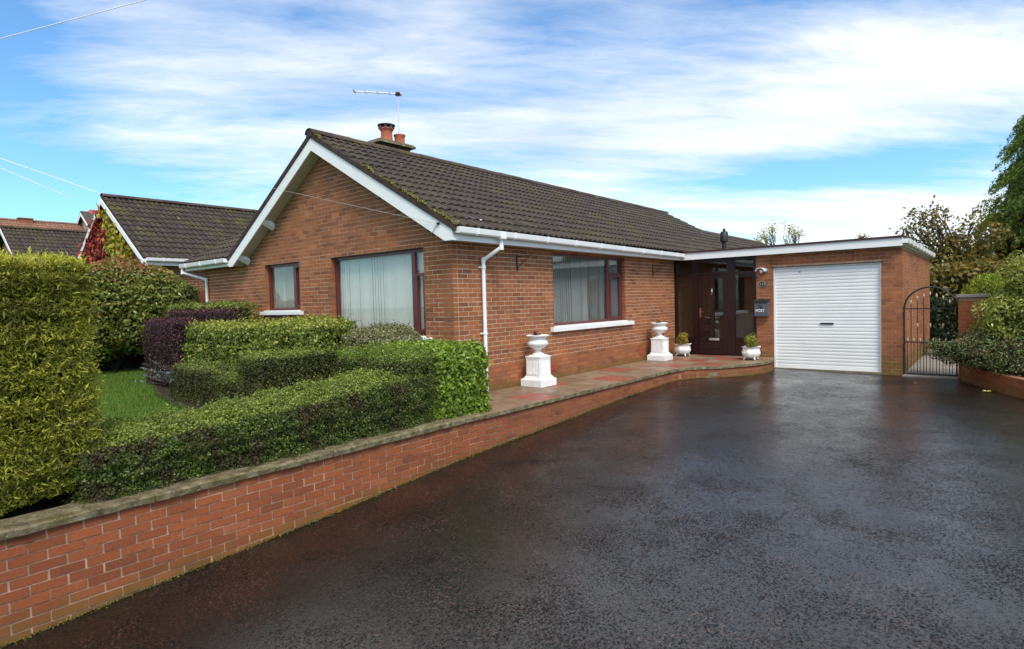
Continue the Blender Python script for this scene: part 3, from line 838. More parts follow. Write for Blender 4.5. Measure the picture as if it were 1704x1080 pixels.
def window(parent, fr, op, panes, sill, mat='rosewood', slat_ang=35, name='window', closed=False, drop_z=None):
    """op = opening; panes = list of (u0,u1,z0,z1,opens) inside it"""
    u0, u1, z0, z1 = op; t = .055; m = MB()
    bar(m, fr, u0, u0 + t, z0, z1); bar(m, fr, u1 - t, u1, z0, z1); bar(m, fr, u0 + t, u1 - t, z0, z0 + t); bar(m, fr, u0 + t, u1 - t, z1 - t, z1)
    for (k, (a, b, c, d, e)) in enumerate(panes):          # mullions and transoms fill what is not glass
        pass
    us = sorted({round(p[1], 4) for p in panes if p[1] < u1 - t - .02}); split = us[0] if us else None
    if split: bar(m, fr, split, min(p[0] for p in panes if p[0] >= split), z0 + t, z1 - t)
    colp = sorted([p for p in panes if split and p[0] > split - .001], key=lambda p: p[2])
    for a, b in zip(colp[:-1], colp[1:]): bar(m, fr, a[0], a[1], a[3], b[2])
    w = m.build(name, mat, parent, bevel=.004)
    for (a, b, c, d, e) in panes:
        s = .0
        if e:
            s = .052; q = MB()
            for (p0, p1, r0, r1) in ((a, a + s, c, d), (b - s, b, c, d), (a + s, b - s, c, c + s), (a + s, b - s, d - s, d)): q.lbox(fr, p0, p1, .068, .13, r0, r1)
            q.build('casement', mat, w, bevel=.005)
        MB().lbox(fr, a + s - .004, b - s + .004, .108, .112, c + s - .004, d - s + .004).build('pane', 'glass_double', w)
    o, ud, nd = fr
    su0, su1, sz, sh, sp = sill
    sm = MB(); sm.lbox(fr, su0, su1, -sp, .10, sz - sh, sz - .012)
    sm.lbox(fr, u0 - .0, u1 + .0, -sp + .012, .085, sz - .012, sz + .012)
    sm.build('sill', 'white_paint', w, bevel=.008)
    # vertical blind slats hanging inside
    uu = u0 + .07; k = 0
    while uu < u1 - .06:
        ang = R(slat_ang + random.uniform(-5, 5)); hw = .0445
        du, dd = math.cos(ang) * hw, math.sin(ang) * hw; cd = (.175 if closed else .19) + (0 if closed else random.uniform(-.004, .004))
        P = [o + ud * (uu - du) - nd * (cd - dd), o + ud * (uu + du) - nd * (cd + dd)]
        q = MB(); zt, zb = z1 - .03, z0 + .05
        v = [Vector((p.x, p.y, z)) for z in (zb, zt) for p in P]; th = (ud * math.sin(ang) + nd * math.cos(ang)) * .0008
        q.add([a - th for a in v] + [a + th for a in v], [(0, 1, 3, 2), (4, 6, 7, 5), (0, 4, 5, 1), (2, 3, 7, 6), (0, 2, 6, 4), (1, 5, 7, 3)])
        q.build('blind_slat', 'blind_fabric', w); uu += .0765; k += 1
    MB().lbox(fr, u0 + .02, u1 - .02, .165, .215, z1 - .035, z1 - .005).build('blind_rail', 'white_plastic', w)
    return w


window(bg_, FS, WIN_S, [(2.755, 4.865, 1.045, 2.35, 0), (4.955, 5.465, 1.045, 2.02, 1), (4.955, 5.465, 2.075, 2.35, 0)], (2.58, 5.80, .985, .095, .075), slat_ang=58)
window(bg_, FG, WIN_G, [(.71, .955, 1.02, 2.00, 1), (.71, .955, 2.055, 2.35, 0), (1.045, 3.18, 1.02, 2.35, 0)], (.50, 3.36, .955, .09, .075), slat_ang=7, closed=True)
window(bg_, FG, WIN_V, [(4.395, 4.63, 1.48, 2.35, 1), (4.70, 5.635, 1.48, 2.35, 0)], (4.24, 5.86, 1.42, .085, .075), slat_ang=64)
# steel lintels above the gable windows
for (a, b) in ((WIN_G[0] - .08, WIN_G[1] + .09), (WIN_V[0] - .06, WIN_V[1] + .08)):
    MB().lbox(FG, a, b, -.006, .10, 2.407, 2.416).build('lintel', 'cement', bg_)

# ---- roof
TW, NR = .333, 13


def tile_mesh(mat, w=TW, ln=.40):
    """interlocking double-roll tile: local x across, y up the slope, z outwards"""
    prof = []
    for r in range(2):
        x0 = r * w / 2; h = w / 2
        prof += [(x0, .000), (x0 + h * .22, -.004), (x0 + h * .34, .024), (x0 + h * .56, .033), (x0 + h * .80, .028), (x0 + h * .96, .004)]
    prof.append((w, .0)); m = MB(); k = len(prof)
    for (y, dz) in ((-.0, .036), (ln, .004)): m.v += [(x_, y, z_ + dz) for x_, z_ in prof]
    m.v += [(x_, 0.0, z_ + .036 - (.006 if z_ < .01 else .034)) for x_, z_ in prof]     # the pans stay open under the lip
    for i in range(k - 1): m.f += [(i, i + 1, k + i + 1, k + i), (2 * k + i, 2 * k + i + 1, i + 1, i)]
    me = bpy.data.meshes.new('roof_tile'); me.from_pydata(m.v, [], m.f); me.materials.append(MAT[mat])
    me.polygons.foreach_set('use_smooth', [True] * len(me.polygons)); me.set_sharp_from_angle(angle=R(40))
    return me, np.array(m.v), m.f


def tile_slope(parent, origin, across, up, nx, ny, gauge, mat, single, w=TW, skip=None):
    """a tiled slope; the `single` tiles that show largest are objects, the rest one part"""
    me, V, F = tile_mesh(mat, w, gauge + .07); ac = Vector(across).normalized(); u = Vector(up).normalized(); nz = ac.cross(u).normalized()
    M = Matrix((ac, u, nz)).transposed(); cells = [(i, j) for i in range(nx) for j in range(ny) if not (skip and skip(i, j))]
    def pos(c): return Vector(origin) + ac * (c[0] * w) + u * (c[1] * gauge)
    order = sorted(cells, key=lambda c: (pos(c) - CAM).length); sing = set(order[:single]); fv, ff = [], []
    for c in cells:
        p = pos(c) + nz * random.uniform(-.002, .003); rz = Matrix.Rotation(random.gauss(0, .005), 3, 'Z')
        if c in sing:
            o = bpy.data.objects.new('roof_tile', me); COL.objects.link(o); o.parent = parent
            o.matrix_local = Matrix.Translation(p - Vector(tuple(parent['_b']))) @ (M @ rz).to_4x4()
        else:
            k = len(fv); A = np.array(M @ rz); q = V @ A.T + np.array(p); fv += [tuple(t) for t in q]; ff += [tuple(i + k for i in f) for f in F]
    if fv:
        m = MB(); m.v = fv; m.f = ff; o = m.build('roof_tile_field', mat, parent, smooth=True); o['kind'] = 'stuff'


def slab_roof(name, pts, th, mat, parent):
    a, b, c = (Vector(p) for p in pts[:3]); nz = (b - a).cross(c - a).normalized()
    if nz.z < 0: nz = -nz
    return MB().prism([Vector(p) - nz * th for p in pts], nz * (th - .004)).build(name, mat, parent, fix=True)


EY, EZ = -.33, 2.615; RZ = 4.695; up = Vector((0, AP_Y - EY, RZ - EZ)); SLEN = up.length; GA = (SLEN - .02) / NR
XR0, XR1 = -.27, 15.05
roof = slab_roof('roof', [(XR0 + .02, EY + .02, EZ), (XR1, EY + .02, EZ), (XR1, AP_Y, RZ), (XR0 + .02, AP_Y, RZ)], .05, 'felt_trim', bg_)
tile_slope(roof, (XR0, EY, EZ), (1, 0, 0), up, 46, NR, GA, 'roof_tile_brown', 300)
slab_roof('rear_slope', [(XR0 + .02, 6.80, EZ), (XR1, 6.80, EZ), (XR1, AP_Y, RZ), (XR0 + .02, AP_Y, RZ)], .05, 'roof_tile_brown', bg_)
# lower continuation of the roof at the far end
upx = Vector((0, 1.9, 1.9 * up.z / up.y))
fr2 = slab_roof('rear_roof', [(15.07, EY, EZ), (22, EY, EZ), (22, 1.95, EZ + 2.28 * up.z / up.y), (15.07, 1.95, EZ + 2.28 * up.z / up.y)], .05, 'felt_trim', bg_)
tile_slope(fr2, (15.07, EY, EZ), (1, 0, 0), up, 21, 8, .33, 'roof_tile_brown', 0)
MB().box(15.2, 22, .1, 4.2, -.1, 2.6).build('rear_wall', 'mortar_red', bg_)
# left wing: its eave continues the gable wall
wup = Vector((1, 0, .577)); wr = slab_roof('wing_roof', [(-.30, 9.12, EZ), (-.30, 6.78, EZ), (3.3, 4.0, EZ + 3.6 * .577), (3.3, 9.12, EZ + 3.6 * .577)], .05, 'felt_trim', bg_)
tile_slope(wr, (-.31, 9.12, EZ), (0, -1, 0), wup, 13, 12, .325, 'roof_tile_brown', 0, skip=lambda i, j: 9.12 - i * TW < 6.95 - j * .325 * .83)
# verge: dark mortar bed with the tile edges above it
for (ya, yb) in ((EY, AP_Y), (6.80, AP_Y)):
    MB().prism([(XR0 - .006, ya, EZ - .055), (XR0 - .006, yb, RZ - .065), (XR0 - .006, yb, RZ + .03), (XR0 - .006, ya, EZ + .035)], (.05, 0, 0)).build('verge', 'verge_mortar', roof, fix=True)
# ridge tiles
x = XR0 - .03
while x < XR1:
    m = MB(); L = min(.45, XR1 - x + .02); prof = []
    for i in range(9):
        w = math.pi * i / 8; prof.append((.125 * math.cos(w), .105 * math.sin(w) - .015))
    dz = random.uniform(-.004, .004)
    for xx in (x + .004, x + L - .004):
        for rr in (1.0, .84): m.v += [(xx, AP_Y + a * rr, RZ + .015 + b * rr + dz) for a, b in prof]
    for i in range(8): m.f += [(i, i + 1, 18 + i + 1, 18 + i), (i, 9 + i, 9 + i + 1, i + 1), (18 + i, 18 + i + 1, 27 + i + 1, 27 + i)]
    m.build('ridge_tile', 'ridge_tile', roof, smooth=True); x += .45
MB().prism([(XR0 - .012, AP_Y - .11, RZ - .05), (XR0 - .012, AP_Y + .11, RZ - .05), (XR0 - .012, AP_Y + .08, RZ + .06), (XR0 - .012, AP_Y, RZ + .10), (XR0 - .012, AP_Y - .08, RZ + .06)], (.03, 0, 0)).build('ridge_end', 'verge_mortar', roof, fix=True)
# moss growing along the verge and between the tiles
n = 1500; tt = rng.random(n); tt = np.clip(rng.choice([.05, .09, .20, .26, .31, .40, .55, .97], n) + rng.normal(0, .022, n), 0, 1); ww = rng.exponential(.04, n)
pm = np.stack([XR0 + .0 + ww, EY + tt * up.y, EZ + tt * up.z + .045 + rng.random(n) * .02], 1)
leaves('moss', pm, np.tile(np.array([[0, -.5, .86]]), (n, 1)), .030, .8, 'moss', roof)['kind'] = 'stuff'

# bargeboards, fascia, soffits
def barge(yl, zl, slope_sign, parent):
    """white board from the apex down to the eave; yl = its lower end"""
    t = TR if slope_sign < 0 else TL; bot = AP_Z - .262
    yk = AP_Y + slope_sign * (bot - ZS) / t
    pts = [(-.258, AP_Y, AP_Z), (-.258, yl, ZF), (-.258, yl, ZS), (-.258, yk, ZS), (-.258, AP_Y, bot)]
    MB().prism(pts, (.024, 0, 0)).build('bargeboard', 'white_plastic', parent, fix=True)
    s = [(-.234, AP_Y, bot + .02), (-.234, yk, ZS + .02), (-.004, yk, ZS + .02), (-.004, AP_Y, bot + .02)]
    slab_roof('verge_soffit', s, .014, 'soffit', parent)


barge(-.270, ZF, -1, bg_); barge(6.76, ZF, 1, bg_)
fa = MB().box(-.234, 8.05, -.268, -.246, ZS, ZF).build('fascia', 'white_plastic', bg_)
MB().box(-.22, 8.02, -.245, -.004, ZS + .012, ZS + .022).build('soffit', 'soffit', bg_)
MB().box(-.258, -.236, 6.762, 9.06, ZS + .02, ZF).build('fascia', 'white_plastic', bg_)
MB().box(-.234, -.004, 6.5, 9.0, ZS + .03, ZS + .04).box(-.234, 0.2, 9.0, 9.04, ZS + .03, ZF).build('soffit', 'soffit', bg_)
# purlin brackets under the left verge
for (y, z) in ((5.22, 0), (6.32, 0)):
    zz_ = AP_Z - .262 - (y - AP_Y) * TL
    MB().prism([(-.235, y - .05, zz_ + .02), (-.235, y + .05, zz_ - .04), (-.015, y + .05, zz_ - .16), (-.015, y - .05, zz_ - .10)], (0, 0, .09)).build('purlin_end', 'white_plastic', bg_, fix=True)
yq = 1.52; zz_ = AP_Z - .262 - (AP_Y - yq) * TR
MB().box(-.2, -.01, yq - .04, yq + .04, zz_ - .075, zz_ + .03).build('purlin_end', 'lead_grey', bg_)


def gutter(parent, a, b, r=.056, brk=.9, square=True):
    """white gutter trough from a to b with brackets"""
    a = Vector(a); b = Vector(b); d = (b - a).normalized(); n_ = Vector((d.y, -d.x, 0)); m = MB()
    out = [(-.052, .055), (-.052, -.01), (-.040, -.040), (.030, -.052), (.050, -.030), (.060, .040), (.060, .052), (.052, .052), (.044, .030), (.036, -.024), (-.040, -.028), (-.044, .055)]
    for p in (a, b): m.v += [tuple(p + n_ * q + Vector((0, 0, z))) for q, z in out]
    k = len(out); m.f += [(i, (i + 1) % k, k + (i + 1) % k, k + i) for i in range(k)]
    for c in (a, b):                            # stop ends
        m.add([c + n_ * q + Vector((0, 0, z)) for q, z in ((-.05, .05), (-.05, -.035), (.045, -.045), (.06, .05))] + [c + d * .008 + n_ * q + Vector((0, 0, z)) for q, z in ((-.05, .05), (-.05, -.035), (.045, -.045), (.06, .05))], [(0, 1, 2, 3), (7, 6, 5, 4), (0, 4, 5, 1), (1, 5, 6, 2), (2, 6, 7, 3)])
    g = m.build('gutter', 'white_plastic', parent, fix=True)
    L = (b - a).length; q = brk * .45
    while q < L:
        c = a + d * q; mm = MB()
        prof = [(-.056, .056), (-.056, -.05), (.03, -.062), (.066, -.034), (.068, .058), (.055, .058), (.054, -.02), (.02, -.05), (-.05, -.04)]
        mm.prism([c - d * .016 + n_ * s + Vector((0, 0, z)) for s, z in prof], d * .032)
        mm.build('gutter_bracket', 'white_plastic', g, fix=True); q += brk
    return g


gutter(bg_, (-.21, -.325, 2.575), (8.00, -.325, 2.535), brk=.92)
gutter(bg_, (-.315, 9.14, 2.57), (-.315, 6.80, 2.57), brk=.8)


def downpipe(parent, pts, r=.033, clips=()):
    m = MB()
    for a, b in zip(pts[:-1], pts[1:]): m.tube([a, b], r, 12)
    for p in pts[1:-1]: m.lathe(Vector(p) - Vector((0, 0, .04)), [(r * 1.22, 0), (r * 1.22, .08)], 12)
    o = m.build('downpipe', 'white_plastic', parent, smooth=True)
    for z in clips:
        x_, y_ = pts[-1][0], pts[-1][1]; MB().lathe((x_, y_, z - .02), [(r * 1.25, 0), (r * 1.25, .04)], 12).box(x_ - .075, x_ + .075, y_ + .030, y_ + .046, z - .012, z + .012).build('pipe_clip', 'white_plastic', o)


MB().box(.745, .865, -.395, -.27, 2.50, 2.62).build('gutter_outlet', 'white_plastic', bg_, bevel=.008)
downpipe(bg_, [(.805, -.325, 2.52), (.805, -.325, 2.37), (.66, -.052, 2.18), (.66, -.052, .0)], clips=(2.06, .98))
downpipe(bg_, [(-.315, 9.08, 2.54), (-.315, 9.08, 2.42), (-.05, 8.40, 2.22), (-.05, 8.40, 0.0)], .034, clips=(1.2,))

# air bricks low in the long wall
for xx in (2.62, 6.25):
    v = MB().box(xx - .11, xx + .11, -.007, .02, .152, .297).build('air_brick', 'vent_red', bg_)
    for k in range(5): MB().box(xx - .10, xx + .10, -.014, -.0075, .162 + k * .027, .176 + k * .027).build('louvre', 'vent_red', v)

# chimney
ck = MB().box(1.52, 2.31, 3.505, 3.875, 4.3, 4.915).build('chimney', 'verge_mortar', bg_)
cb = [b for fr, a, c in (((Vector((1.512, 3.497, 0)), Vector((1, 0, 0)), Vector((0, -1, 0))), 0, .80), ((Vector((1.512, 3.497, 0)), Vector((0, 1, 0)), Vector((-1, 0, 0))), .11, .385)) for b in courses(fr, a, c, 4.42, 4.915, [])]
lay(cb, 'roof_tile_brown', ck, set(range(len(cb))))
MB().prism([(1.42, 3.42, 4.916), (2.41, 3.42, 4.916), (2.41, 3.96, 4.916), (1.42, 3.96, 4.916)], (0, 0, .045)).prism([(1.45, 3.45, 4.9615), (2.38, 3.45, 4.9615), (2.38, 3.93, 4.9615), (1.45, 3.93, 4.9615)], (0, 0, .03)).build('chimney_cap', 'coping_stone', ck, fix=True)
p1 = MB().lathe((1.83, 3.70, 4.985), [(.135, 0), (.125, .12), (.12, .22), (.13, .26), (.155, .29), (.155, .31), (.12, .31)], 28).build('chimney_pot', 'terracotta', ck, smooth=True)
mm = MB()
for k in range(8):
    w = k * math.pi / 4; mm.box(1.83 + .145 * math.cos(w) - .02, 1.83 + .145 * math.cos(w) + .02, 3.70 + .145 * math.sin(w) - .02, 3.70 + .145 * math.sin(w) + .02, 5.285, 5.365)
mm.lathe((1.83, 3.70, 5.355), [(.19, 0), (.195, .014), (.12, .035), (.02, .04)], 20)
mm.build('pot_cowl', 'lead_grey', p1)
MB().lathe((2.19, 3.70, 4.985), [(.115, 0), (.11, .12), (.112, .19), (.13, .22), (.13, .245), (.10, .245)], 28).build('chimney_pot', 'terracotta', ck, smooth=True)
# ================================================================== GARAGE WITH PORCH (flat roof)
ga = thing('garage', (10.5, -3.0, -.3), 'flat roofed brick garage and glazed porch joined to the bungalow', 'garage')
DOOR = (2.462, 4.644, -.6, 2.12); PORCH = (0.0, 2.073, -.6, 2.6)
bk = courses(FF, 2.073, 5.013, -.375, 2.46, [DOOR, PORCH], quoin1=1) + courses(FR, 0, 6.62, -.375, 2.46, [], quoin0=0)
gwl = MB(); core(gwl, FF, 2.08, 5.0, -.4, 2.47, [DOOR]); core(gwl, FR, .24, 6.6, -.4, 2.47, [])
gwl.box(14.55, 14.79, -4.77, -.2, -.4, 2.47)
gwl = gwl.build('wall', 'mortar_mid', ga)
lay(bk, 'brick_house', gwl, nearest(bk, 300))
# roof deck, white fascia, dark drip trim
rf = MB().box(8.05, 14.95, -5.0, -.275, ZS + .02, 2.585).build('roof', 'roof_felt', ga)
MB().box(8.025, 8.049, -5.03, -.272, ZS, 2.598).build('fascia', 'white_plastic', rf)
MB().box(8.00, 8.07, -5.05, -.275, 2.5985, 2.642).box(8.072, 14.9, -5.075, -5.03, 2.60, 2.640).build('roof_trim', 'felt_trim', rf)
MB().box(8.05, 14.9, -5.035, -5.016, ZS + .01, 2.57).build('fascia', 'white_plastic', rf)
gutter(rf, (8.06, -5.088, 2.525), (14.9, -5.088, 2.505), brk=.75)
# flue on the flat roof
fl = thing('flue_pipe', (9.0, -1.03, 2.585), 'dark flue terminal standing on the flat roof above the porch', 'flue')
MB().lathe((9.0, -1.03, 2.585), [(.055, 0), (.055, .30)], 18).build('pipe', 'black_iron', fl, smooth=True)
MB().lathe((9.0, -1.03, 2.885), [(.06, 0), (.10, .02), (.10, .24), (.085, .26), (.085, .28), (.035, .285), (.035, .35), (.02, .36)], 18).build('terminal', 'black_iron', fl, smooth=True)

# garage roller door, slat by slat
gd = MB().lbox(FF, 2.462, 4.644, .03, .085, 2.095, 2.12).lbox(FF, 2.462, 2.494, .03, .085, -.26, 2.095).lbox(FF, 4.612, 4.644, .03, .085, -.26, 2.095).build('door_frame', 'white_plastic', ga)
SL = .0765; z = -.215; k = 0
sp = MB(); N_ = 7; prof = [(.078, .000), (.078, .0025), (.0715, .006), (.068, .018), (.067, .040), (.068, .060), (.0715, .071), (.078, .0745), (.078, .0765), (.095, .0765), (.095, .0)]
pts = [FF[0] + FF[1] * 2.496 - FF[2] * d_ + Vector((0, 0, zz2)) for d_, zz2 in prof]
sp.prism(pts, FF[1] * (4.610 - 2.496)); off = Vector(tuple(ga['_b']))
me = bpy.data.meshes.new('door_slat'); me.from_pydata([Vector(v) - off for v in sp.v], [], sp.f); me.materials.append(MAT['door_white'])
while z < 2.10:
    o = bpy.data.objects.new('door_slat', me); COL.objects.link(o); o.parent = gd; o.location = (0, 0, z); z += SL; k += 1
MB().lbox(FF, 2.494, 4.612, .05, .10, -.245, -.215).build('bottom_rail', 'white_plastic', gd)
MB().lbox(FF, 3.45, 3.72, .045, .075, .79, .825).build('door_handle', 'black_iron', gd, bevel=.006)
MB().lbox(FF, 3.02, 3.04, .05, .062, 1.99, 2.01).build('lock', 'black_iron', gd)
MB().lbox(FF, 2.42, 4.69, -.008, .10, 2.121, 2.135).build('lintel', 'black_iron', ga)
MB().box(8.16, 8.30, -4.66, -2.44, -.40, -.235).build('threshold', 'cement', ga)
MB().lbox(FF, 2.4, 4.7, .3, 3.5, 2.14, 2.2).lbox(FF, 2.4, 4.7, 3.5, 3.6, -.4, 2.2).build('interior', 'dark_room', ga)

# porch screen: dark frame, door, side lights, fan lights
ps = MB(); D0, D1 = .02, .095
for (a, b) in ((0.002, .062), (.478, .62), (1.37, 1.555), (2.0, 2.071)): ps.lbox(FF, a, b, D0, D1, -.01, 2.44)
for (a, b) in ((.062, .478), (1.555, 2.0)):
    for (c, d) in ((-.01, .06), (.40, .46), (2.0, 2.075), (2.36, 2.44)): ps.lbox(FF, a, b, D0, D1, c, d)
for (c, d) in ((-.01, .03), (2.03, 2.10), (2.34, 2.44)): ps.lbox(FF, .62, 1.37, D0, D1, c, d)
ps = ps.build('porch_screen', 'mahogany_dark', ga)
for (a, b) in ((.062, .478), (1.555, 2.0)):
    MB().lbox(FF, a, b, .05, .07, .06, .40).build('lower_panel', 'mahogany_dark', ps)
    MB().lbox(FF, a, b, .055, .06, .46, 2.0).build('pane', 'glass', ps); MB().lbox(FF, a, b, .055, .06, 2.075, 2.36).build('pane', 'glass', ps)
MB().lbox(FF, .62, 1.37, .055, .06, 2.10, 2.34).build('pane', 'glass', ps)
dr = MB(); ua, ub = .625, 1.365
for (a, b, c, d) in ((ua, .735, .035, 2.025), (1.255, ub, .035, 2.025), (.735, 1.255, .035, .14), (.735, 1.255, .37, .44), (.735, 1.255, 1.93, 2.025), (.965, 1.035, .44, 1.93)): dr.lbox(FF, a, b, .03, .085, c, d)
dr.lbox(FF, .735, 1.255, .05, .07, .14, .37); dr.lbox(FF, .78, 1.21, .038, .05, .175, .335)
dr = dr.build('front_door', 'mahogany_dark', ps, bevel=.004)
for (a, b) in ((.735, .965), (1.035, 1.255)): MB().lbox(FF, a, b, .055, .06, .44, 1.93).build('pane', 'glass', dr)
MB().lbox(FF, .90, 1.16, .015, .03, .375, .435).build('letter_plate', 'chrome', dr, bevel=.005)
MB().lbox(FF, .665, .70, .015, .03, .96, 1.19).tube([FF[0] + FF[1] * .682 + Vector((-.02, 0, 1.10)), FF[0] + FF[1] * .682 + Vector((.03, 0, 1.10))], .008).tube([FF[0] + FF[1] * .678 + Vector((-.025, 0, 1.10)), FF[0] + FF[1] * .79 + Vector((-.025, 0, 1.10))], .009).build('door_handle', 'brass', dr)
kc = FF[0] + FF[1] * 1.0
MB().tube([kc + Vector((.02, 0, 1.70)), kc + Vector((-.005, 0, 1.69)), kc + Vector((-.012, 0, 1.65)), kc + Vector((-.02, .014, 1.60)), kc + Vector((-.02, .014, 1.56)), kc + Vector((-.014, 0, 1.525)), kc + Vector((-.02, -.014, 1.56)), kc + Vector((-.02, -.014, 1.60)), kc + Vector((-.012, 0, 1.65))], [.012, .012, .014, .009, .009, .012, .009, .009, .010]).build('door_knocker', 'chrome', dr, smooth=True)
# porch interior: floor, brick side walls, inner door wall
MB().box(8.275, 10.4, -2.05, -.02, -.05, .0).build('porch_floor', 'slab_buff', ga)
pin = MB().box(10.4, 10.5, -2.07, 0, 0, 2.44).box(8.29, 10.4, -2.10, -2.072, 0, 2.44).box(8.29, 10.4, -.018, -.001, 0, 2.44).box(8.15, 10.4, -2.07, -.02, 2.442, 2.448)
pin.build('porch_lining', 'mortar_red', ga)
inner = MB()
for (a, b, c, d) in ((-.55, -.50, 0, 2.05), (-1.45, -1.40, 0, 2.05), (-1.4, -.55, 2.0, 2.06), (-1.4, -.55, .9, .98)): inner.box(10.34, 10.39, a, b, c, d)
inner.box(10.36, 10.385, -1.4, -.55, 0, .9); inner.build('inner_door', 'white_paint', ga)
# ================================================================== THINGS ON THE HOUSE
FRONT = Matrix(((0, 0, -1), (-1, 0, 0), (0, 1, 0)))    # columns: text x -> -Y, y -> Z, out -> -X


def lettering(name, body, centre, size, mat, parent, depth=.003, wide=1.0):
    cu_ = bpy.data.curves.new(name, 'FONT'); cu_.body = body; cu_.size = size; cu_.extrude = depth; cu_.align_x = 'CENTER'; cu_.align_y = 'CENTER'; cu_.offset = size * .012
    tmp = bpy.data.objects.new(name, cu_); COL.objects.link(tmp); bpy.context.view_layer.update()
    me = bpy.data.meshes.new_from_object(tmp.evaluated_get(bpy.context.evaluated_depsgraph_get())); bpy.data.objects.remove(tmp)
    me.materials.clear(); me.materials.append(MAT[mat]); off = Vector(tuple(parent['_b']))
    for v in me.vertices: v.co = FRONT @ Vector((v.co.x * wide, v.co.y, v.co.z)) + Vector(centre) - off
    return link(name, me, parent)


pb = thing('post_box', (8.11, -2.215, .98), 'grey metal wall post box lettered POST on the garage pier', 'post box')
MB().box(8.055, 8.172, -2.375, -2.06, .985, 1.335).build('body', 'grey_metal', pb, bevel=.008)
MB().prism([(8.035, -2.385, 1.338), (8.175, -2.385, 1.338), (8.175, -2.385, 1.385), (8.05, -2.385, 1.36)], (0, .335, 0)).build('lid', 'black_iron', pb, fix=True)
MB().box(8.045, 8.0545, -2.35, -2.09, 1.30, 1.322).build('letter_slot', 'black_iron', pb)
MB().box(8.050, 8.0545, -2.345, -2.09, 1.02, 1.05).build('lower_rib', 'grey_metal', pb)
lettering('lettering', 'POST', (8.050, -2.195, 1.115), .085, 'white_letters', pb, .002, 1.05)
# dark post-horn emblem above the word
hn = [(8.050, -2.20 + .034 * math.cos(a), 1.225 + .026 * math.sin(a)) for a in np.linspace(-.6, 5.4, 18)]
MB().tube([(8.050, -2.150, 1.252)] + hn, [.004] * 19, 6).tube([(8.050, -2.20 + .028, 1.208), (8.050, -2.245, 1.196)], [.005, .014], 8).build('emblem', 'black_plaque', pb)
MB().box(8.062, 8.17, -2.28, -2.16, 1.386, 1.40).build('mount', 'grey_metal', pb)

nb = thing('number_plaque', (8.165, -2.222, 1.68), 'oval black house number plaque reading 113 on the garage pier', 'number sign')
ov = [(8.178, -2.222 + .092 * math.cos(a), 1.742 + .074 * math.sin(a)) for a in np.linspace(0, 2 * math.pi, 36, endpoint=False)]
MB().prism(ov, (-.012, 0, 0)).build('plate', 'black_plaque', nb, fix=True)
lettering('lettering', '113', (8.165, -2.222, 1.742), .092, 'pewter_letters', nb, .002, .95)
rim = [(8.164, -2.222 + .086 * math.cos(a), 1.742 + .068 * math.sin(a)) for a in np.linspace(0, 2 * math.pi, 37)]
MB().tube(rim, .0035, 5, cap=False).build('rim', 'pewter_letters', nb)

lp = thing('security_lamp', (8.17, -2.22, 2.03), 'white domed security lamp with sensor fixed high on the garage pier', 'lamp')
MB().tube([(8.178, -2.30, 2.075), (8.14, -2.30, 2.075)], .05, 18).build('back_plate', 'chrome', lp)
m = MB(); nn_ = 14
for i in range(nn_ + 1):
    a = math.pi * i / nn_
    for rr, dz in ((1, 0), (.92, -.006)):
        for xx in (8.165, 8.02): m.v.append((xx, -2.20 + .10 * rr * math.cos(a), 2.065 + .075 * rr * math.sin(a) + dz + (8.165 - xx) * -.05))
for i in range(nn_):
    b = i * 4; m.f += [(b, b + 1, b + 5, b + 4), (b + 2, b + 6, b + 7, b + 3), (b + 1, b + 3, b + 7, b + 5)]
m.build('hood', 'white_plastic', lp, smooth=True)
MB().lathe((8.10, -2.21, 1.995), [(.02, 0), (.040, .02), (.045, .06), (.03, .09)], 18).build('sensor', 'chrome', lp, smooth=True)


def bracket(x, label):
    t = thing('basket_bracket', (x, -.03, 2.02), label, 'bracket', 'hanging basket brackets')
    MB().box(x - .012, x + .012, -.016, -.002, 2.02, 2.31).build('back_bar', 'black_iron', t)
    MB().tube([(x, -.012, 2.275), (x, -.30, 2.275), (x, -.325, 2.285), (x, -.33, 2.305)], .0075).build('arm', 'black_iron', t)
    MB().tube([(x, -.012, 2.07), (x, -.10, 2.14), (x, -.20, 2.20), (x, -.27, 2.27)], .0065).build('brace', 'black_iron', t)


bracket(1.60, 'black iron basket bracket on the brickwork beside the white downpipe')
bracket(6.93, 'black iron basket bracket on the brickwork beside the front porch')

ae = thing('tv_aerial', (2.39, 3.95, 4.4), 'thin television aerial on a tall mast beside the chimney pots', 'aerial')
MB().tube([(2.39, 3.95, 4.40), (2.39, 3.95, 6.26)], .011).build('mast', 'alloy', ae)
b0 = Vector((2.45, 3.88, 6.235)); b1 = Vector((1.772, 4.74, 6.333))
MB().tube([b0, b1], .016).build('boom', 'wire_white', ae)
sdv = Vector((.775, .632, 0))
for k, (t_, L) in enumerate(((.03, .12), (.08, .12), (.25, .09), (.5, .09), (.75, .09), (.98, .09))):
    c = b0.lerp(b1, t_); MB().tube([c - sdv * L, c + sdv * L], .012 if k in (0, 1, 5) else .006).build('element', 'lead_grey', ae)
MB().box(2.35, 2.43, 3.91, 3.99, 6.20, 6.27).build('clamp', 'black_iron', ae)

# overhead wires: one runs to the bargeboard, three pass by
def wire(a, b, sag, label, r=.008, mat='wire_white', n=28):
    a = Vector(a); b = Vector(b); p = [a.lerp(b, i / n) + Vector((0, 0, -4 * sag * (i / n) * (1 - i / n))) for i in range(n + 1)]
    return tag(MB().tube(p, r, 6).build('overhead_wire', mat), label, 'wire')


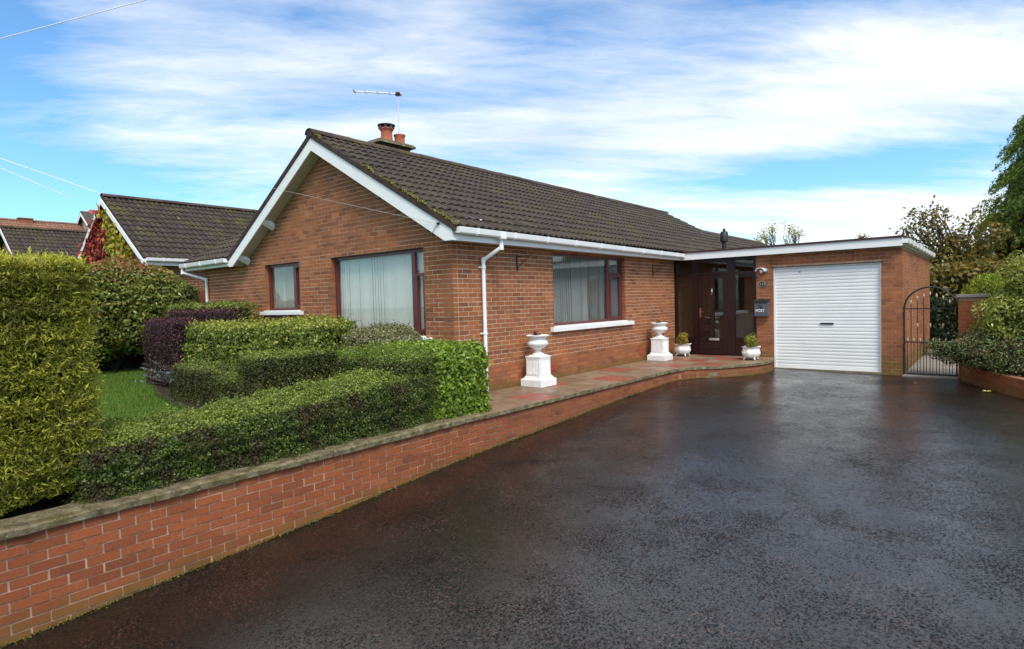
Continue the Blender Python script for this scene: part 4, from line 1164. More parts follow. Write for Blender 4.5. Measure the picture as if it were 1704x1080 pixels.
wire((-.275, .02, 2.70), (-1.3, 22.2, 8.55), .05, 'overhead wire running down from the sky to the right bargeboard of the bungalow', .0028, 'wire_grey')
wire((-2.1, 17.6, 7.0 - .62), (.9, 15.6, 5.0), .0, 'upper of two short wires in the sky above the distant tiled roofs', .013)
wire((-2.1, 17.7, 6.10), (-.55, 16.95, 5.28), .0, 'lower of two short wires in the sky above the distant tiled roofs', .011)
wire((-2.8, 17.0, 9.42), (2.3, 12.1, 11.6), .0, 'highest wire crossing the sky corner far above the conifer hedge', .013)
dw = MB().tube([(-.275, .02, 2.70), (-.272, .12, 2.60), (-.268, .14, 2.52)], .004, 6).build('wire_tail', 'black_iron', bg_)
MB().box(-.285, -.259, -.02, .03, 2.685, 2.715).build('wire_hook', 'black_iron', bg_)


# ================================================================== URNS AND POTS
def urn(x, y, label):
    t = thing('urn', (x, y, .004), label, 'urn', 'white urns on pedestals')
    z0 = .004
    def sq(m, w0, w1, a, b):
        m.add([(x + sx * w0 / 2, y + sy * w0 / 2, z0 + a) for sx, sy in ((-1, -1), (1, -1), (1, 1), (-1, 1))] + [(x + sx * w1 / 2, y + sy * w1 / 2, z0 + b) for sx, sy in ((-1, -1), (1, -1), (1, 1), (-1, 1))],
              [(0, 3, 2, 1), (4, 5, 6, 7), (0, 1, 5, 4), (1, 2, 6, 5), (2, 3, 7, 6), (3, 0, 4, 7)])
    m = MB(); sq(m, .45, .45, 0, .125); sq(m, .44, .37, .1251, .145); m.build('plinth', 'white_paint', t, bevel=.006)
    m = MB(); sq(m, .365, .335, .1451, .18); sq(m, .31, .30, .1801, .50); sq(m, .325, .325, .5001, .525); sq(m, .25, .21, .5251, .545)
    ps_ = m.build('pedestal', 'white_paint', t, bevel=.004)
    f = MB()
    for k in range(7):
        o_ = -.095 + k * .0317
        f.tube([(x - .155, y + o_, z0 + .215), (x - .151, y + o_, z0 + .465)], .010, 8).tube([(x + o_, y - .155, z0 + .215), (x + o_, y - .151, z0 + .465)], .010, 8)
    for (a, b, c, d) in ((-.14, -.118, .195, .485), (.118, .14, .195, .485), (-.118, .118, .195, .21), (-.118, .118, .47, .485)):
        f.box(x - .160, x - .148, y + a, y + b, z0 + c, z0 + d).box(x + a, x + b, y - .160, y - .148, z0 + c, z0 + d)
    f.build('fluting', 'white_paint', ps_)
    b_ = MB().lathe((x, y, z0 + .5451), [(.115, 0), (.11, .012), (.066, .04), (.050, .075), (.053, .095), (.10, .115), (.158, .155), (.178, .195), (.172, .225), (.150, .248), (.146, .28), (.160, .305), (.198, .324), (.204, .338), (.188, .346), (.165, .332), (.154, .30)], 56, flute=(.12, .235, .045, 28))
    b_.build('bowl', 'white_paint', t, smooth=True)
    p = np.array([[x, y, z0 + .87]]) + rng.normal(0, 1, (160, 3)) * np.array([.035, .035, .035]); p[:, :2] += rng.normal(0, .01, (160, 2)) + np.array([-.03, .02])
    leaves('dead_plant', p, np.tile(np.array([[0, 0, 1.]]), (160, 1)), .045, .5, 'leaf_urn', t)
    MB().lathe((x, y, z0 + .84), [(.139, 0), (.139, .008), (.02, .012)], 24).build('soil', 'soil', t)


urn(1.725, -.325, 'white fluted urn on pedestal between the downpipe and the long wall window sill')
urn(6.56, -.33, 'white fluted urn on pedestal on the patio just before the porch')


def pot(x, y, label, mat):
    t = thing('plant_pot', (x, y, .004), label, 'plant pot', 'white footed pots by the front door')
    m = MB(); z0 = .004; nk = 40; prof = [(.10, .055), (.165, .075), (.20, .13), (.205, .17), (.185, .23), (.170, .262), (.178, .275), (.20, .290), (.175, .286), (.155, .26)]
    for (r, z) in prof:
        for k in range(nk):
            w = 2 * math.pi * k / nk
            rr = r * (1 + .035 * math.cos(8 * w)) * (1 + .10 * abs(math.cos(2 * w)) * (z > .25)); zz3 = z + (.022 * abs(math.cos(2 * w)) ** 3 if z > .25 else 0)
            m.v.append((x + rr * math.cos(w + math.pi / 4), y + rr * math.sin(w + math.pi / 4), z0 + zz3))
    for i in range(len(prof) - 1):
        for k in range(nk): m.f.append((i * nk + k, i * nk + (k + 1) % nk, (i + 1) * nk + (k + 1) % nk, (i + 1) * nk + k))
    m.f.append(tuple(range(nk))[::-1]); o_ = (len(prof) - 1) * nk; m.f.append(tuple(o_ + k for k in range(nk)))
    m.build('bowl', 'white_paint', t, smooth=True)
    for k in range(4):
        w = k * math.pi / 2 + math.pi / 4; c, s_ = math.cos(w), math.sin(w)
        MB().tube([(x + .11 * c, y + .11 * s_, z0 + .085), (x + .15 * c, y + .15 * s_, z0 + .05), (x + .165 * c, y + .165 * s_, z0 + .02), (x + .185 * c, y + .185 * s_, z0 + .0105)], [.028, .022, .016, .011], 10).build('foot', 'white_paint', t, smooth=True)
    p, nr = blob_pts(2200, [(x, y, z0 + .42, .14, .14, .17), (x + .03, y - .03, z0 + .50, .09, .09, .10)], .6); p = p + nr * (wav(p, 16., int(x * 10)) * .03)[:, None]; leaves('foliage', p, nr, .040, .5, mat, t)
    m2 = MB()
    for k in range(7): limb(m2, (x, y, z0 + .25), (x + random.uniform(-.09, .09), y + random.uniform(-.09, .09), z0 + .5), .006, .002, n=3)
    m2.build('stems', 'bark', t)


pot(7.72, -.40, 'white footed pot with orange-yellow plant at the brick wall end of the porch', 'leaf_pot')
pot(7.46, -2.16, 'white footed pot with yellow-green plant below the grey post box', 'leaf_pot_green')

# ================================================================== GATE, PILLAR, LOW WALL
gt = thing('garden_gate', (8.25, -5.49, -.26), 'arched black wrought iron gate with pale spear finials beside the garage', 'gate')
gx_, ya, yb = 8.25, -5.045, -5.93; yc = (ya + yb) / 2; hw = (ya - yb) / 2; zr = 1.12
def arch_z(y): return zr + .44 * math.sqrt(max(0, 1 - ((y - yc) / hw) ** 2))
fr_ = [(gx_, ya, -.25), (gx_, ya, zr)] + [(gx_, yc + hw * math.cos(a), zr + .44 * math.sin(a)) for a in np.linspace(.12, math.pi - .12, 22)] + [(gx_, yb, zr), (gx_, yb, -.25)]
MB().tube(fr_, .017, 8).build('arch_frame', 'black_iron', gt, smooth=True)
for z in (-.235, .425, zr): MB().box(gx_ - .012, gx_ + .012, yb, ya, z - .012, z + .012).build('rail', 'black_iron', gt)


def finial(y, z, s=1.0):
    MB().lathe((gx_, y, z), [(.009 * s, 0), (.016 * s, .012 * s), (.010 * s, .022 * s), (.024 * s, .038 * s), (.020 * s, .055 * s), (.010 * s, .078 * s), (.002, .10 * s)], 10).build('finial', 'gold_paint', gt, smooth=True)


for k in range(7):
    y = ya - .108 * (k + 1) - .012; zt = arch_z(y) - .20 + (.03 if k == 3 else 0)
    MB().tube([(gx_, y, -.235), (gx_, y, zt)], .0075, 6).build('bar', 'black_iron', gt); finial(y, zt, .85)
    if k % 2 == 1: MB().lathe((gx_, y, .73), [(.008, 0), (.020, .03), (.020, .06), (.008, .09)], 8).build('collar', 'gold_paint', gt, smooth=True)
for k in range(8):
    y = ya - .055 - .108 * k - .006
    if y < yb + .02: continue
    MB().tube([(gx_, y, -.235), (gx_, y, .437)], .0065, 6).build('bar', 'black_iron', gt); finial(y, .437, .8)
MB().box(gx_ - .02, gx_ + .02, ya - .0, ya + .03, .98, 1.04).build('hinge', 'black_iron', gt)

pl_ = thing('gate_pillar', (8.2, -6.2, -.3), 'square red brick gate pillar with flat stone cap', 'pillar')
pcore = MB().box(7.995, 8.395, -6.375, -5.975, -.5, 1.33).build('pillar_core', 'mortar_mid', pl_)
fa_ = (Vector((7.985, -5.965, 0)), Vector((0, -1, 0)), Vector((-1, 0, 0))); fb_ = (Vector((7.985, -6.385, 0)), Vector((1, 0, 0)), Vector((0, -1, 0))); fc_ = (Vector((7.985, -5.965, 0)), Vector((1, 0, 0)), Vector((0, 1, 0)))
pbk = courses(fa_, 0, .42, -.375, 1.335, [], quoin0=0, quoin1=0) + courses(fb_, .0, .42, -.375, 1.335, [], quoin0=1) + courses(fc_, 0, .42, -.375, 1.335, [], quoin0=1)
lay(pbk, 'brick_garden', pcore, set(range(len(pbk))))
MB().box(7.94, 8.45, -6.43, -5.92, 1.337, 1.375).prism([(7.95, -6.42, 1.3755), (8.44, -6.42, 1.3755), (8.44, -5.93, 1.3755), (7.95, -5.93, 1.3755)], (0, 0, .02)).build('cap', 'concrete', pl_, bevel=.006)

lw = thing('border_wall', (6.5, -6.8, -.4), 'low red brick border wall at the foot of the spreading shrub', 'wall')
lwp = [(7.9, -6.02), (7.1, -6.40), (6.1, -6.90), (4.5, -7.6), (2, -8.3), (-7, -9.4)]


def low_wall(parent, pts, ztop, mat, mortar):
    S_, L = along(pts); ss = [a for a, _ in S_]
    at = lambda s: Vector((np.interp(s, ss, [p.x for _, p in S_]), np.interp(s, ss, [p.y for _, p in S_]), 0))
    for k in range(7):
        u = -(k % 2) * BL / 2
        while u < L:
            a, b = max(u + MJ / 2, 0), min(u + BL - MJ / 2, L); u += BL
            if b - a < .05: continue
            p, q = at(a), at(b); zt = ztop - k * CH - MJ / 2; d = q - p
            if zt < drive_z(p.x, p.y) - .02 or p.x < 4.0: continue
            nin = Vector((-d.y, d.x, 0)).normalized() ; nin = nin if nin.y < 0 else -nin
            c = (p + q) / 2 + nin * .05; o = bpy.data.objects.new('brick', unit_box(mat)); COL.objects.link(o); o.parent = parent
            o.location = Vector((c.x, c.y, zt - .0325)) - Vector(tuple(parent['_b'])); o.scale = (d.length, .10, .065); o.rotation_euler = (random.gauss(0, .006), 0, math.atan2(d.y, d.x) + random.gauss(0, .006))
    m = MB(); m_ = 30
    for i in range(m_):
        p, q = at(L * i / m_), at(L * (i + 1) / m_); d = q - p; nin = Vector((-d.y, d.x, 0)).normalized(); nin = nin if nin.y < 0 else -nin
        a, b, c, d_ = p + nin * .006, q + nin * .006, q + nin * .16, p + nin * .16
        m.add([(w.x, w.y, -1.3) for w in (a, b, c, d_)] + [(w.x, w.y, ztop - .004) for w in (a, b, c, d_)], [(0, 3, 2, 1), (4, 5, 6, 7), (0, 1, 5, 4), (1, 2, 6, 5), (2, 3, 7, 6), (3, 0, 4, 7)])
    m.build('mortar_body', mortar, parent, fix=True)


low_wall(lw, lwp, .0, 'brick_garden', 'mortar_red')

# fallen leaves on the wet drive
for k, (x, y, lb) in enumerate(((6.62, -6.42, 'large pale yellow fallen leaf on the wet drive before the border wall'), (7.05, -5.35, 'small pale fallen leaf on the wet drive in front of the gate'), (7.15, -4.6, 'tiny yellow fallen leaf on the wet drive before the garage corner'), (6.35, -6.85, 'orange-yellow fallen leaf close against the border wall foot'))):
    z = drive_z(x, y) + .016; s = .085 if k == 0 else .04; q = MB(); q.v.append((x, y, z + .006)); pts = 14
    for i in range(pts):
        a = 2 * math.pi * i / pts; r = s * (1.0 if i % 2 == 0 else .45) * random.uniform(.8, 1.1); q.v.append((x + r * math.cos(a), y + r * math.sin(a), z + random.uniform(-.003, .018)))
    q.f = [(0, 1 + i, 1 + (i + 1) % pts) for i in range(pts)]
    tag(q.build('fallen_leaf', 'fallen_yellow'), lb, 'leaf', 'fallen leaves')

# ================================================================== PLANTS OF THE FRONT GARDEN
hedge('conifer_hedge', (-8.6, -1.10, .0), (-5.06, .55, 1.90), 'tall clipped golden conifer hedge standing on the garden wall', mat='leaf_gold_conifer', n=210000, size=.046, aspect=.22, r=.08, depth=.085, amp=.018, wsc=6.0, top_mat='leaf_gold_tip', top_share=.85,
      axis=(.75, .35, .55), axis_w=.75, follow=.25, weights={'x': .05, 'Y': .15, 'X': .7, 'y': 1.6}, inset=.11, seed=2, tuft=1.7,
      warp=lambda p: p + np.stack([np.zeros(len(p)), np.where(p[:, 2] < .35, (.35 - p[:, 2]) * .35, 0), np.where(p[:, 2] < .5, np.maximum(0, (p[:, 0] + 5.9)) * .16 * (.5 - p[:, 2]) / .5, 0)], 1))


def rise(p):
    k = np.interp(p[:, 0], [-5.2, -3.8, -2.7, -1.6], [.48, .53, .62, .70]); q = p.copy(); q[:, 2] = p[:, 2] * k / .60
    return q


hedge('box_hedge', (-5.22, -1.17, -.01), (-1.55, -.32, .60), 'long low dark green clipped hedge running along the garden wall coping', mat='leaf_box', n=125000, size=.021, aspect=.6, r=.17, depth=.11, amp=.045, wsc=3.4, seed=5, warp=rise, weights={'Y': .3, 'x': .5, 'X': .2}, tuft=1.1, top_mat='leaf_box_new_lit', inset=.09)
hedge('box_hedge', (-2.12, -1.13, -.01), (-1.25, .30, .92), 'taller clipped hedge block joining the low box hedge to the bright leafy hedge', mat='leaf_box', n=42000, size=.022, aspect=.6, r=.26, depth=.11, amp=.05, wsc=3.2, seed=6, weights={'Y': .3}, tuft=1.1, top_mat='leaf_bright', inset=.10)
hedge('laurel_hedge', (-1.50, -1.17, -.01), (-.44, .26, .91), 'rounded bright green leafy hedge block at the patio end of the garden wall', mat='leaf_bright', n=30000, size=.046, aspect=.6, r=.24, depth=.10, amp=.035, wsc=4.2, seed=8, weights={'Y': .3}, inset=.12, tuft=1.0)
hedge('clipped_hedge', (-2.72, 1.02, -.01), (-1.15, 1.62, .87), 'brownish green clipped hedge between the box hedge and the gable', mat='leaf_brownish', n=34000, size=.023, tuft=1.0, top_mat='leaf_box_new_lit', aspect=.6, r=.17, depth=.08, amp=.04, seed=11, weights={'Y': .2})
hedge('clipped_hedge', (-2.5, 2.75, -.01), (-1.9, 4.45, .58), 'larger dark low clipped hedge beside the lawn edge', mat='leaf_brownish', n=22000, size=.022, tuft=1.0, top_mat='leaf_box_new_lit', top_share=.4, aspect=.6, r=.18, depth=.07, amp=.045, seed=14)
hedge('clipped_hedge', (-2.52, 1.72, -.01), (-1.95, 2.68, .47), 'smaller dark low clipped hedge beside the lawn hedge', mat='leaf_brownish', n=12000, size=.022, tuft=1.0, top_mat='leaf_box_new_lit', top_share=.4, aspect=.6, r=.16, depth=.07, amp=.04, seed=17)
hedge('euonymus_hedge', (-1.75, 3.05, -.01), (-.95, 5.75, 1.27), 'yellow-green variegated hedge below the small gable window', mat='leaf_variegated', n=24000, size=.052, aspect=.55, r=.28, depth=.14, amp=.10, wsc=4.4, tuft=.7, top_mat='leaf_variegated_new_lit', seed=20, weights={'Y': .4}, inset=.14)
hedge('euonymus_hedge', (-1.72, 1.15, -.01), (-.92, 2.98, 1.28), 'yellow-green variegated hedge before the large gable window', mat='leaf_variegated', n=18000, size=.052, aspect=.55, r=.28, depth=.14, amp=.10, wsc=4.4, tuft=.7, top_mat='leaf_variegated_new_lit', seed=23, weights={'Y': .4}, inset=.14)
hedge('pale_shrub', (-1.38, .05, .1), (-.45, 1.12, 1.17), 'pale grey-green rounded shrub under the large window sill', cat='shrub', mat='leaf_pale', n=20000, size=.034, aspect=.5, r=.30, depth=.08, amp=.05, seed=26, inset=.12)
hedge('berberis_hedge', (-1.95, 5.55, -.01), (-1.25, 7.15, 1.33), 'dark purple clipped hedge with a square end beside the lawn', mat='leaf_purple', n=16000, size=.032, aspect=.6, r=.16, depth=.08, amp=.045, seed=29)
hedge('berberis_hedge', (-1.12, 5.1, -.01), (-.78, 8.3, 1.50), 'dark purple hedge strip in front of the green hedge at the wing wall', mat='leaf_purple', n=12000, size=.032, aspect=.6, r=.10, depth=.06, amp=.04, seed=32)
hedge('green_hedge', (-.74, 5.7, -.01), (-.15, 9.4, 1.65), 'light green hedge against the brick wing wall beyond the purple hedge', mat='leaf_variegated', n=14000, size=.045, aspect=.55, r=.14, depth=.07, amp=.04, seed=35, inset=.10)
hedge('low_dark_hedge', (-3.6, 10.9, -.01), (-.4, 11.7, .95), 'low dark hedge at the far edge of the lawn', mat='leaf_dark', n=12000, size=.045, aspect=.6, r=.12, depth=.07, amp=.04, seed=38)

ph = thing('photinia', (-1.25, 10.9, 0), 'big rounded shrub with green leaves and reddish young tips beyond the lawn', 'shrub')
bl = [(-1.25, 10.6, 1.75, 1.1, 1.1, .95), (-2.1, 11.1, 1.5, .95, 1.0, .95), (-.55, 10.2, 1.75, .95, .95, .80), (-1.15, 10.7, 2.2, 1.15, 1.1, .62), (-1.9, 10.6, 1.1, .95, .9, .85), (-.7, 10.1, 1.1, .9, .8, .75), (-.2, 9.9, 1.7, .6, .6, .6)]
p, nr = blob_pts(30000, bl, .28); p = p + nr * (wav(p, 4.0, 4) * .12)[:, None]; tp_ = (p[:, 2] + rng.normal(0, .16, len(p)) > 2.52)
leaves('foliage', p[~tp_], nr[~tp_], .095, .5, 'leaf_photinia', ph, .6); leaves('young_tips', p[tp_], nr[tp_], .085, .45, 'leaf_young_red', ph, .6)
for b_ in bl: core_box('inner_twigs', (b_[0] - b_[3] * .62, b_[1] - b_[4] * .62, b_[2] - b_[5] * .62), (b_[0] + b_[3] * .62, b_[1] + b_[4] * .62, b_[2] + b_[5] * .62), .5, 0., 'twigs', ph)
m = MB()
for k in range(9): limb(m, (-1.3, 10.9, 0), (bl[k % 6][0] + random.uniform(-.4, .4), bl[k % 6][1] + random.uniform(-.4, .4), bl[k % 6][2] + .3), .04, .012)
m.build('stems', 'bark', ph)

bf = thing('blue_conifer', (-2.62, 3.9, 0), 'small blue-grey conifer fronds sticking out beside the purple hedge', 'shrub')
fr3 = MB(); pp, na = [], []
for k in range(16):
    a = random.uniform(2.2, 4.6); L = random.uniform(.30, .55); el_ = random.uniform(.1, .75); b = Vector((-2.48 + random.uniform(-.1, .1), 4.35 + random.uniform(-.25, .25), random.uniform(.2, .5)))
    e = b + Vector((math.cos(a) * math.cos(el_), math.sin(a) * math.cos(el_), math.sin(el_))) * L; fr3.tube([b, e], [.005, .002], 4)
    for t in np.linspace(.15, 1, 26): pp.append(tuple(b.lerp(e, t))); na.append((0, 0, 1.))
fr3.build('stems', 'bark', bf); leaves('foliage', np.array(pp), np.array(na), .055, .22, 'leaf_blue', bf, .5)

# weeds and moss at the foot of the garden wall
n = 4200; mx_ = rng.uniform(-6.0, 7.0, n); my = np.array([(-1.31 if q < -.8 else edge_y(q) + .02) for q in mx_]) - rng.exponential(.012, n)
mz = np.array([drive_z(a, b) for a, b in zip(mx_, my)]) + rng.random(n) * .018
kk = wav(np.stack([mx_, my, mz], 1), 2.2, 3) > -.05
ms = leaves('moss_strip', np.stack([mx_, my, mz], 1)[kk], np.tile(np.array([[0, -.6, .8]]), (int(kk.sum()), 1)), .014, .8, 'moss_dark', None)
tag(ms, 'yellow-green moss along the foot of the brick wall where it meets the drive', 'moss', kind='stuff')

# ================================================================== PLANTS ON THE RIGHT
def shrub(name, loc, label, blobs, n, size, aspect, mat, cat='shrub', shell=.4, amp=.1, wsc=4., stems=10, follow=.6, group=None, axis=None, axis_w=0., core_=.62):
    t = thing(name, loc, label, cat, group); p, nr = blob_pts(n, blobs, shell); p = p + nr * (wav(p, wsc, len(name)) * amp)[:, None]
    p[:, 2] = np.maximum(p[:, 2], loc[2] + .01)
    ax = None if axis is None else norm(nr * axis[0] + np.array([0, 0, 1.]) * axis[1] + rng.normal(0, axis[2], p.shape))
    leaves('foliage', p, nr, size, aspect, mat, t, follow, ax, axis_w)
    m = MB()
    for k in range(stems):
        b = blobs[k % len(blobs)]; limb(m, loc, (b[0] + random.uniform(-.4, .4) * b[3], b[1] + random.uniform(-.4, .4) * b[4], b[2] + random.uniform(-.2, .6) * b[5]), .022, .006, n=5)
    m.build('stems', 'bark', t)
    if core_:
        c = MB()
        for b in blobs:
            q = [(math.cos(v) * core_, math.sin(v) * core_) for v in np.linspace(-1.5, 1.5, 9)]
            k0 = len(c.v)
            for (r_, z_) in q:
                for i in range(14):
                    w = 2 * math.pi * i / 14; c.v.append((b[0] + b[3] * r_ * math.cos(w), b[1] + b[4] * r_ * math.sin(w), max(b[2] + b[5] * z_, loc[2])))
            for j in range(8):
                for i in range(14): c.f.append((k0 + j * 14 + i, k0 + j * 14 + (i + 1) % 14, k0 + (j + 1) * 14 + (i + 1) % 14, k0 + (j + 1) * 14 + i))
        c.build('inner_twigs', 'twigs', t, smooth=True)
    return t


shrub('cotoneaster', (7.6, -6.6, -.05), 'spreading low shrub with dark green and red leaves in front of the gate pillar',
      [(7.15, -6.15, .30, .55, .50, .30), (6.95, -5.85, .42, .45, .35, .20), (7.5, -6.75, .30, .8, .6, .45), (7.9, -7.5, .35, .8, .8, .5), (7.0, -6.9, .12, .6, .5, .26), (7.45, -6.3, .52, .5, .40, .25), (7.1, -7.5, .2, .6, .6, .3)], 26000, .040, .5, 'leaf_cotoneaster', shell=.5, amp=.10, wsc=6.)
shrub('variegated_shrub', (7.8, -6.95, -.05), 'tall yellow-green variegated shrub beside the brick gate pillar',
      [(7.85, -7.05, 1.30, .55, .50, .65), (7.55, -6.65, 1.0, .38, .34, .45), (8.1, -7.6, 1.2, .7, .7, .8), (7.75, -6.9, 1.68, .36, .36, .36), (7.5, -6.55, .75, .36, .32, .4), (7.8, -7.2, .6, .7, .6, .5)], 19000, .075, .42, 'leaf_spotted', shell=.65, amp=.19, wsc=5.5, core_=.42)
shrub('golden_cypress', (12.6, -6.35, -.25), 'small domed golden cypress seen behind the gate pillar', [(12.6, -6.35, .95, .62, .62, .92), (12.9, -6.8, .8, .6, .6, .8)], 9000, .10, .25, 'leaf_golden_shrub', shell=.25, amp=.03, axis=(.5, .8, .3), axis_w=.7)
hedge('garden_hedge', (14.9, -7.5, -.26), (16.0, -4.98, 1.25), 'dark hedge closing the view behind the iron gate', mat='leaf_dark', n=9000, size=.09, aspect=.55, r=.2, depth=.12, amp=.08, seed=41, inset=.15)
hedge('garden_hedge', (16.2, -14, -.26), (18.2, -4.6, 2.3), 'tall olive brown hedge behind the autumn tree', mat='leaf_autumn', n=12000, size=.14, aspect=.55, r=.4, depth=.2, amp=.15, seed=44, inset=.25)


def tree(name, loc, label, clusters, n, size, aspect, mat, trunk_r, trunk_h, spread=.42, follow=.3, group=None, per=None):
    t = thing(name, loc, label, 'tree', group); C = np.array(clusters, float); x, y, z = loc
    m = MB(); tp = limb(m, loc, (x + random.uniform(-.2, .2), y + random.uniform(-.2, .2), z + trunk_h), trunk_r, trunk_r * .35, n=8, wob=.02)
    m.build('trunk', 'bark', t)
    lb = MB()
    for c in C:
        a = tp[random.randint(3, 8)]; pth = limb(lb, a, c[:3], trunk_r * .32, .012, n=6, wob=.05)
        for k in range(3): limb(lb, pth[random.randint(3, 5)], Vector(c[:3]) + Vector((random.uniform(-1, 1), random.uniform(-1, 1), random.uniform(-.3, 1))) * c[3] * .9, .012, .003, n=4)
    lb.build('limbs', 'bark', t)
    w = C[:, 3] ** 2; w = w / w.sum(); k = rng.choice(len(C), n, p=w); d = rng.normal(0, spread, (n, 3)) * C[k, 3][:, None]
    p = C[k, :3] + d; leaves('crown', p, norm(d + np.array([0, 0, .3])), size, aspect, mat, t, follow)
    return t


def cloud(c, r, k, rmin, rmax, seed):
    q = np.random.default_rng(seed); d = norm(q.normal(0, 1, (k, 3))); rad = q.random((k, 1)) ** .4
    return [(*(np.array(c) + di * np.array(r) * ri), s) for di, ri, s in zip(d, rad, q.uniform(rmin, rmax, k))]


tree('autumn_tree', (18.3, -5.5, -.26), 'bushy tree with brown and olive autumn leaves behind the garage', cloud((18.55, -5.65, 2.2), (1.2, 1.45, 1.75), 60, .35, .65, 5) + cloud((18.2, -4.7, 3.5), (.8, .75, .9), 16, .18, .32, 6), 12500, .115, .6, 'leaf_autumn', .10, 3.6, .50)
cy = thing('cypress', (20.6, -8.6, -.26), 'tall dark green cypress with drooping sprays behind the autumn tree', 'tree')
MB().tube([(20.6, -8.6, -.26), (20.6, -8.6, 8.4)], [.25, .05], 10).build('trunk', 'bark', cy)
P_, N_2, A_ = [], [], []
for k in range(620):
    zc = .1 + 8.5 * random.random() ** 1.15; rmax = 3.05 * (1 - ((zc) / 8.9) ** 1.9) ** .8 + .1; a = random.uniform(0, 6.283); rr = rmax * random.uniform(.72, 1.05)
    c = np.array([20.6 + rr * math.cos(a), -8.6 + rr * math.sin(a), zc]); o = np.array([math.cos(a), math.sin(a), -.15]); q = 190
    t = rng.random((q, 1)); sp_ = rng.normal(0, .13, (q, 3)) * (1.2 - t) ; P_.append(c + o * (t - .5) * .8 + np.array([0, 0, -.45]) * t * t + sp_); N_2.append(np.tile(o, (q, 1)) + rng.normal(0, .4, (q, 3))); A_.append(np.tile(o + np.array([0, 0, -.7]), (q, 1)))
leaves('crown', np.concatenate(P_), norm(np.concatenate(N_2)), .125, .24, 'leaf_cypress', cy, .5, norm(np.concatenate(A_)), .6)
MB().lathe((20.6, -8.6, 0), [(2.2, 0), (2.25, 1.5), (2.1, 3.5), (1.75, 5.2), (1.0, 7.0), (.3, 8.3)], 18).build('inner_twigs', 'twigs', cy, smooth=True)
tree('garden_tree', (25.2, 2.1, -.2), 'thin tree with sparse leaves above the porch roof', cloud((25.1, 2.4, 4.55), (.5, .35, .55), 9, .16, .32, 9) + [(24.9, 2.75, 4.2, .4), (24.8, 3.0, 4.1, .4)], 420, .10, .5, 'leaf_creeper_gold', .08, 3.8, .5)
tree('garden_tree', (26.0, 1.4, -.2), 'taller thin tree with sparse leaves above the flat roof', cloud((26.0, 1.5, 4.6), (.45, .5, .75), 10, .14, .30, 12), 300, .10, .5, 'leaf_creeper_gold', .07, 3.9, .5)
shrub('yellow_shrub', (24.3, 2.75, -.2), 'yellow-green rounded bush top showing above the flat roof', [(24.3, 2.75, 3.2, .9, .75, .95)], 5000, .11, .5, 'leaf_creeper_gold', core_=.7)
tree('garden_tree', (28.2, -1.4, -.2), 'tip of a small distant tree just above the garage roof edge', cloud((28.2, -1.4, 4.05), (.5, .5, .25), 6, .14, .25, 15), 300, .12, .55, 'leaf_autumn', .07, 3.6, .5)

# ================================================================== NEIGHBOURS
def far_house(name, label, X0, X1, apex, ridge, eave_y, eave_z, mat_tile, single, wall_mat='brick_far', mortar='mortar', gauge=.33, bricks=True):
    """gabled house, gable towards -X, ridge along X"""
    t = thing(name, ((X0 + X1) / 2, apex, 0), label, 'house'); hw_ = apex - eave_y; sl_ = (ridge - eave_z) / hw_; yi0, yi1 = eave_y + .3, apex + hw_ - .3; ze = eave_z + .3 * sl_ - .12
    w = MB().prism([(X0 + .2, yi0, -.1), (X0 + .2, yi1, -.1), (X0 + .2, yi1, ze), (X0 + .2, apex, ridge - .12), (X0 + .2, yi0, ze)], (X1 - X0 - .4, 0, 0)).build('wall', mortar, t, fix=True)
    if bricks:
        fr = (Vector((X0 + .195, yi0, 0)), Vector((0, 1, 0)), Vector((-1, 0, 0)))
        top = lambda z: (0, yi1 - yi0) if z < ze else ((z - ze) / sl_, (yi1 - yi0) - (z - ze) / sl_)
        fs_ = (Vector((X0 + .195, yi0 - .004, 0)), Vector((1, 0, 0)), Vector((0, -1, 0)))
        lay(courses(fr, 0, yi1 - yi0, 1.2, ridge - .2, [], top=top, depth=.02) + courses(fs_, 0, min(8., X1 - X0 - .4), .6, ze, [], depth=.02), wall_mat, w, set())
    up_ = Vector((0, hw_, ridge - eave_z)); n_x = int((X1 - X0) / TW); g_a = up_.length / max(1, round(up_.length / gauge)); n_y = round(up_.length / g_a)
    rf_ = slab_roof('roof', [(X0, eave_y, eave_z), (X1, eave_y, eave_z), (X1, apex, ridge), (X0, apex, ridge)], .06, 'felt_trim', t)
    slab_roof('rear_slope', [(X0, apex + hw_, eave_z), (X1, apex + hw_, eave_z), (X1, apex, ridge), (X0, apex, ridge)], .06, mat_tile, t)
    tile_slope(rf_, (X0, eave_y, eave_z), (1, 0, 0), up_, n_x, n_y, g_a, mat_tile, single)
    for s in (-1, 1):
        MB().prism([(X0 - .03, apex, ridge - .05), (X0 - .03, apex + s * hw_, eave_z - .05), (X0 - .03, apex + s * hw_, eave_z - .19), (X0 - .03, apex, ridge - .24)], (.025, 0, 0)).build('bargeboard', 'white_plastic', t, fix=True)
    MB().box(X0, X1, eave_y + .01, eave_y + .03, eave_z - .2, eave_z - .02).build('fascia', 'white_plastic', t)
    MB().box(X0 + .02, X1, eave_y + .03, yi0 + .05, eave_z - .19, eave_z - .17).build('soffit', 'soffit', t)
    gutter(t, (X0 + .05, eave_y - .05, eave_z - .04), (X1, eave_y - .05, eave_z - .06), brk=1.0)
    xx = X0
    while xx < X1:
        m_ = MB()
        for q_ in (xx + .005, min(xx + .445, X1)): m_.v += [(q_, apex + .13 * math.cos(a_), ridge + .02 + .10 * math.sin(a_)) for a_ in np.linspace(0, math.pi, 7)]
        m_.f = [(i, i + 1, i + 8, i + 7) for i in range(6)]; m_.build('ridge_tile', 'ridge_tile' if mat_tile != 'roof_tile_red' else 'roof_tile_red', rf_, smooth=True); xx += .45
    return t


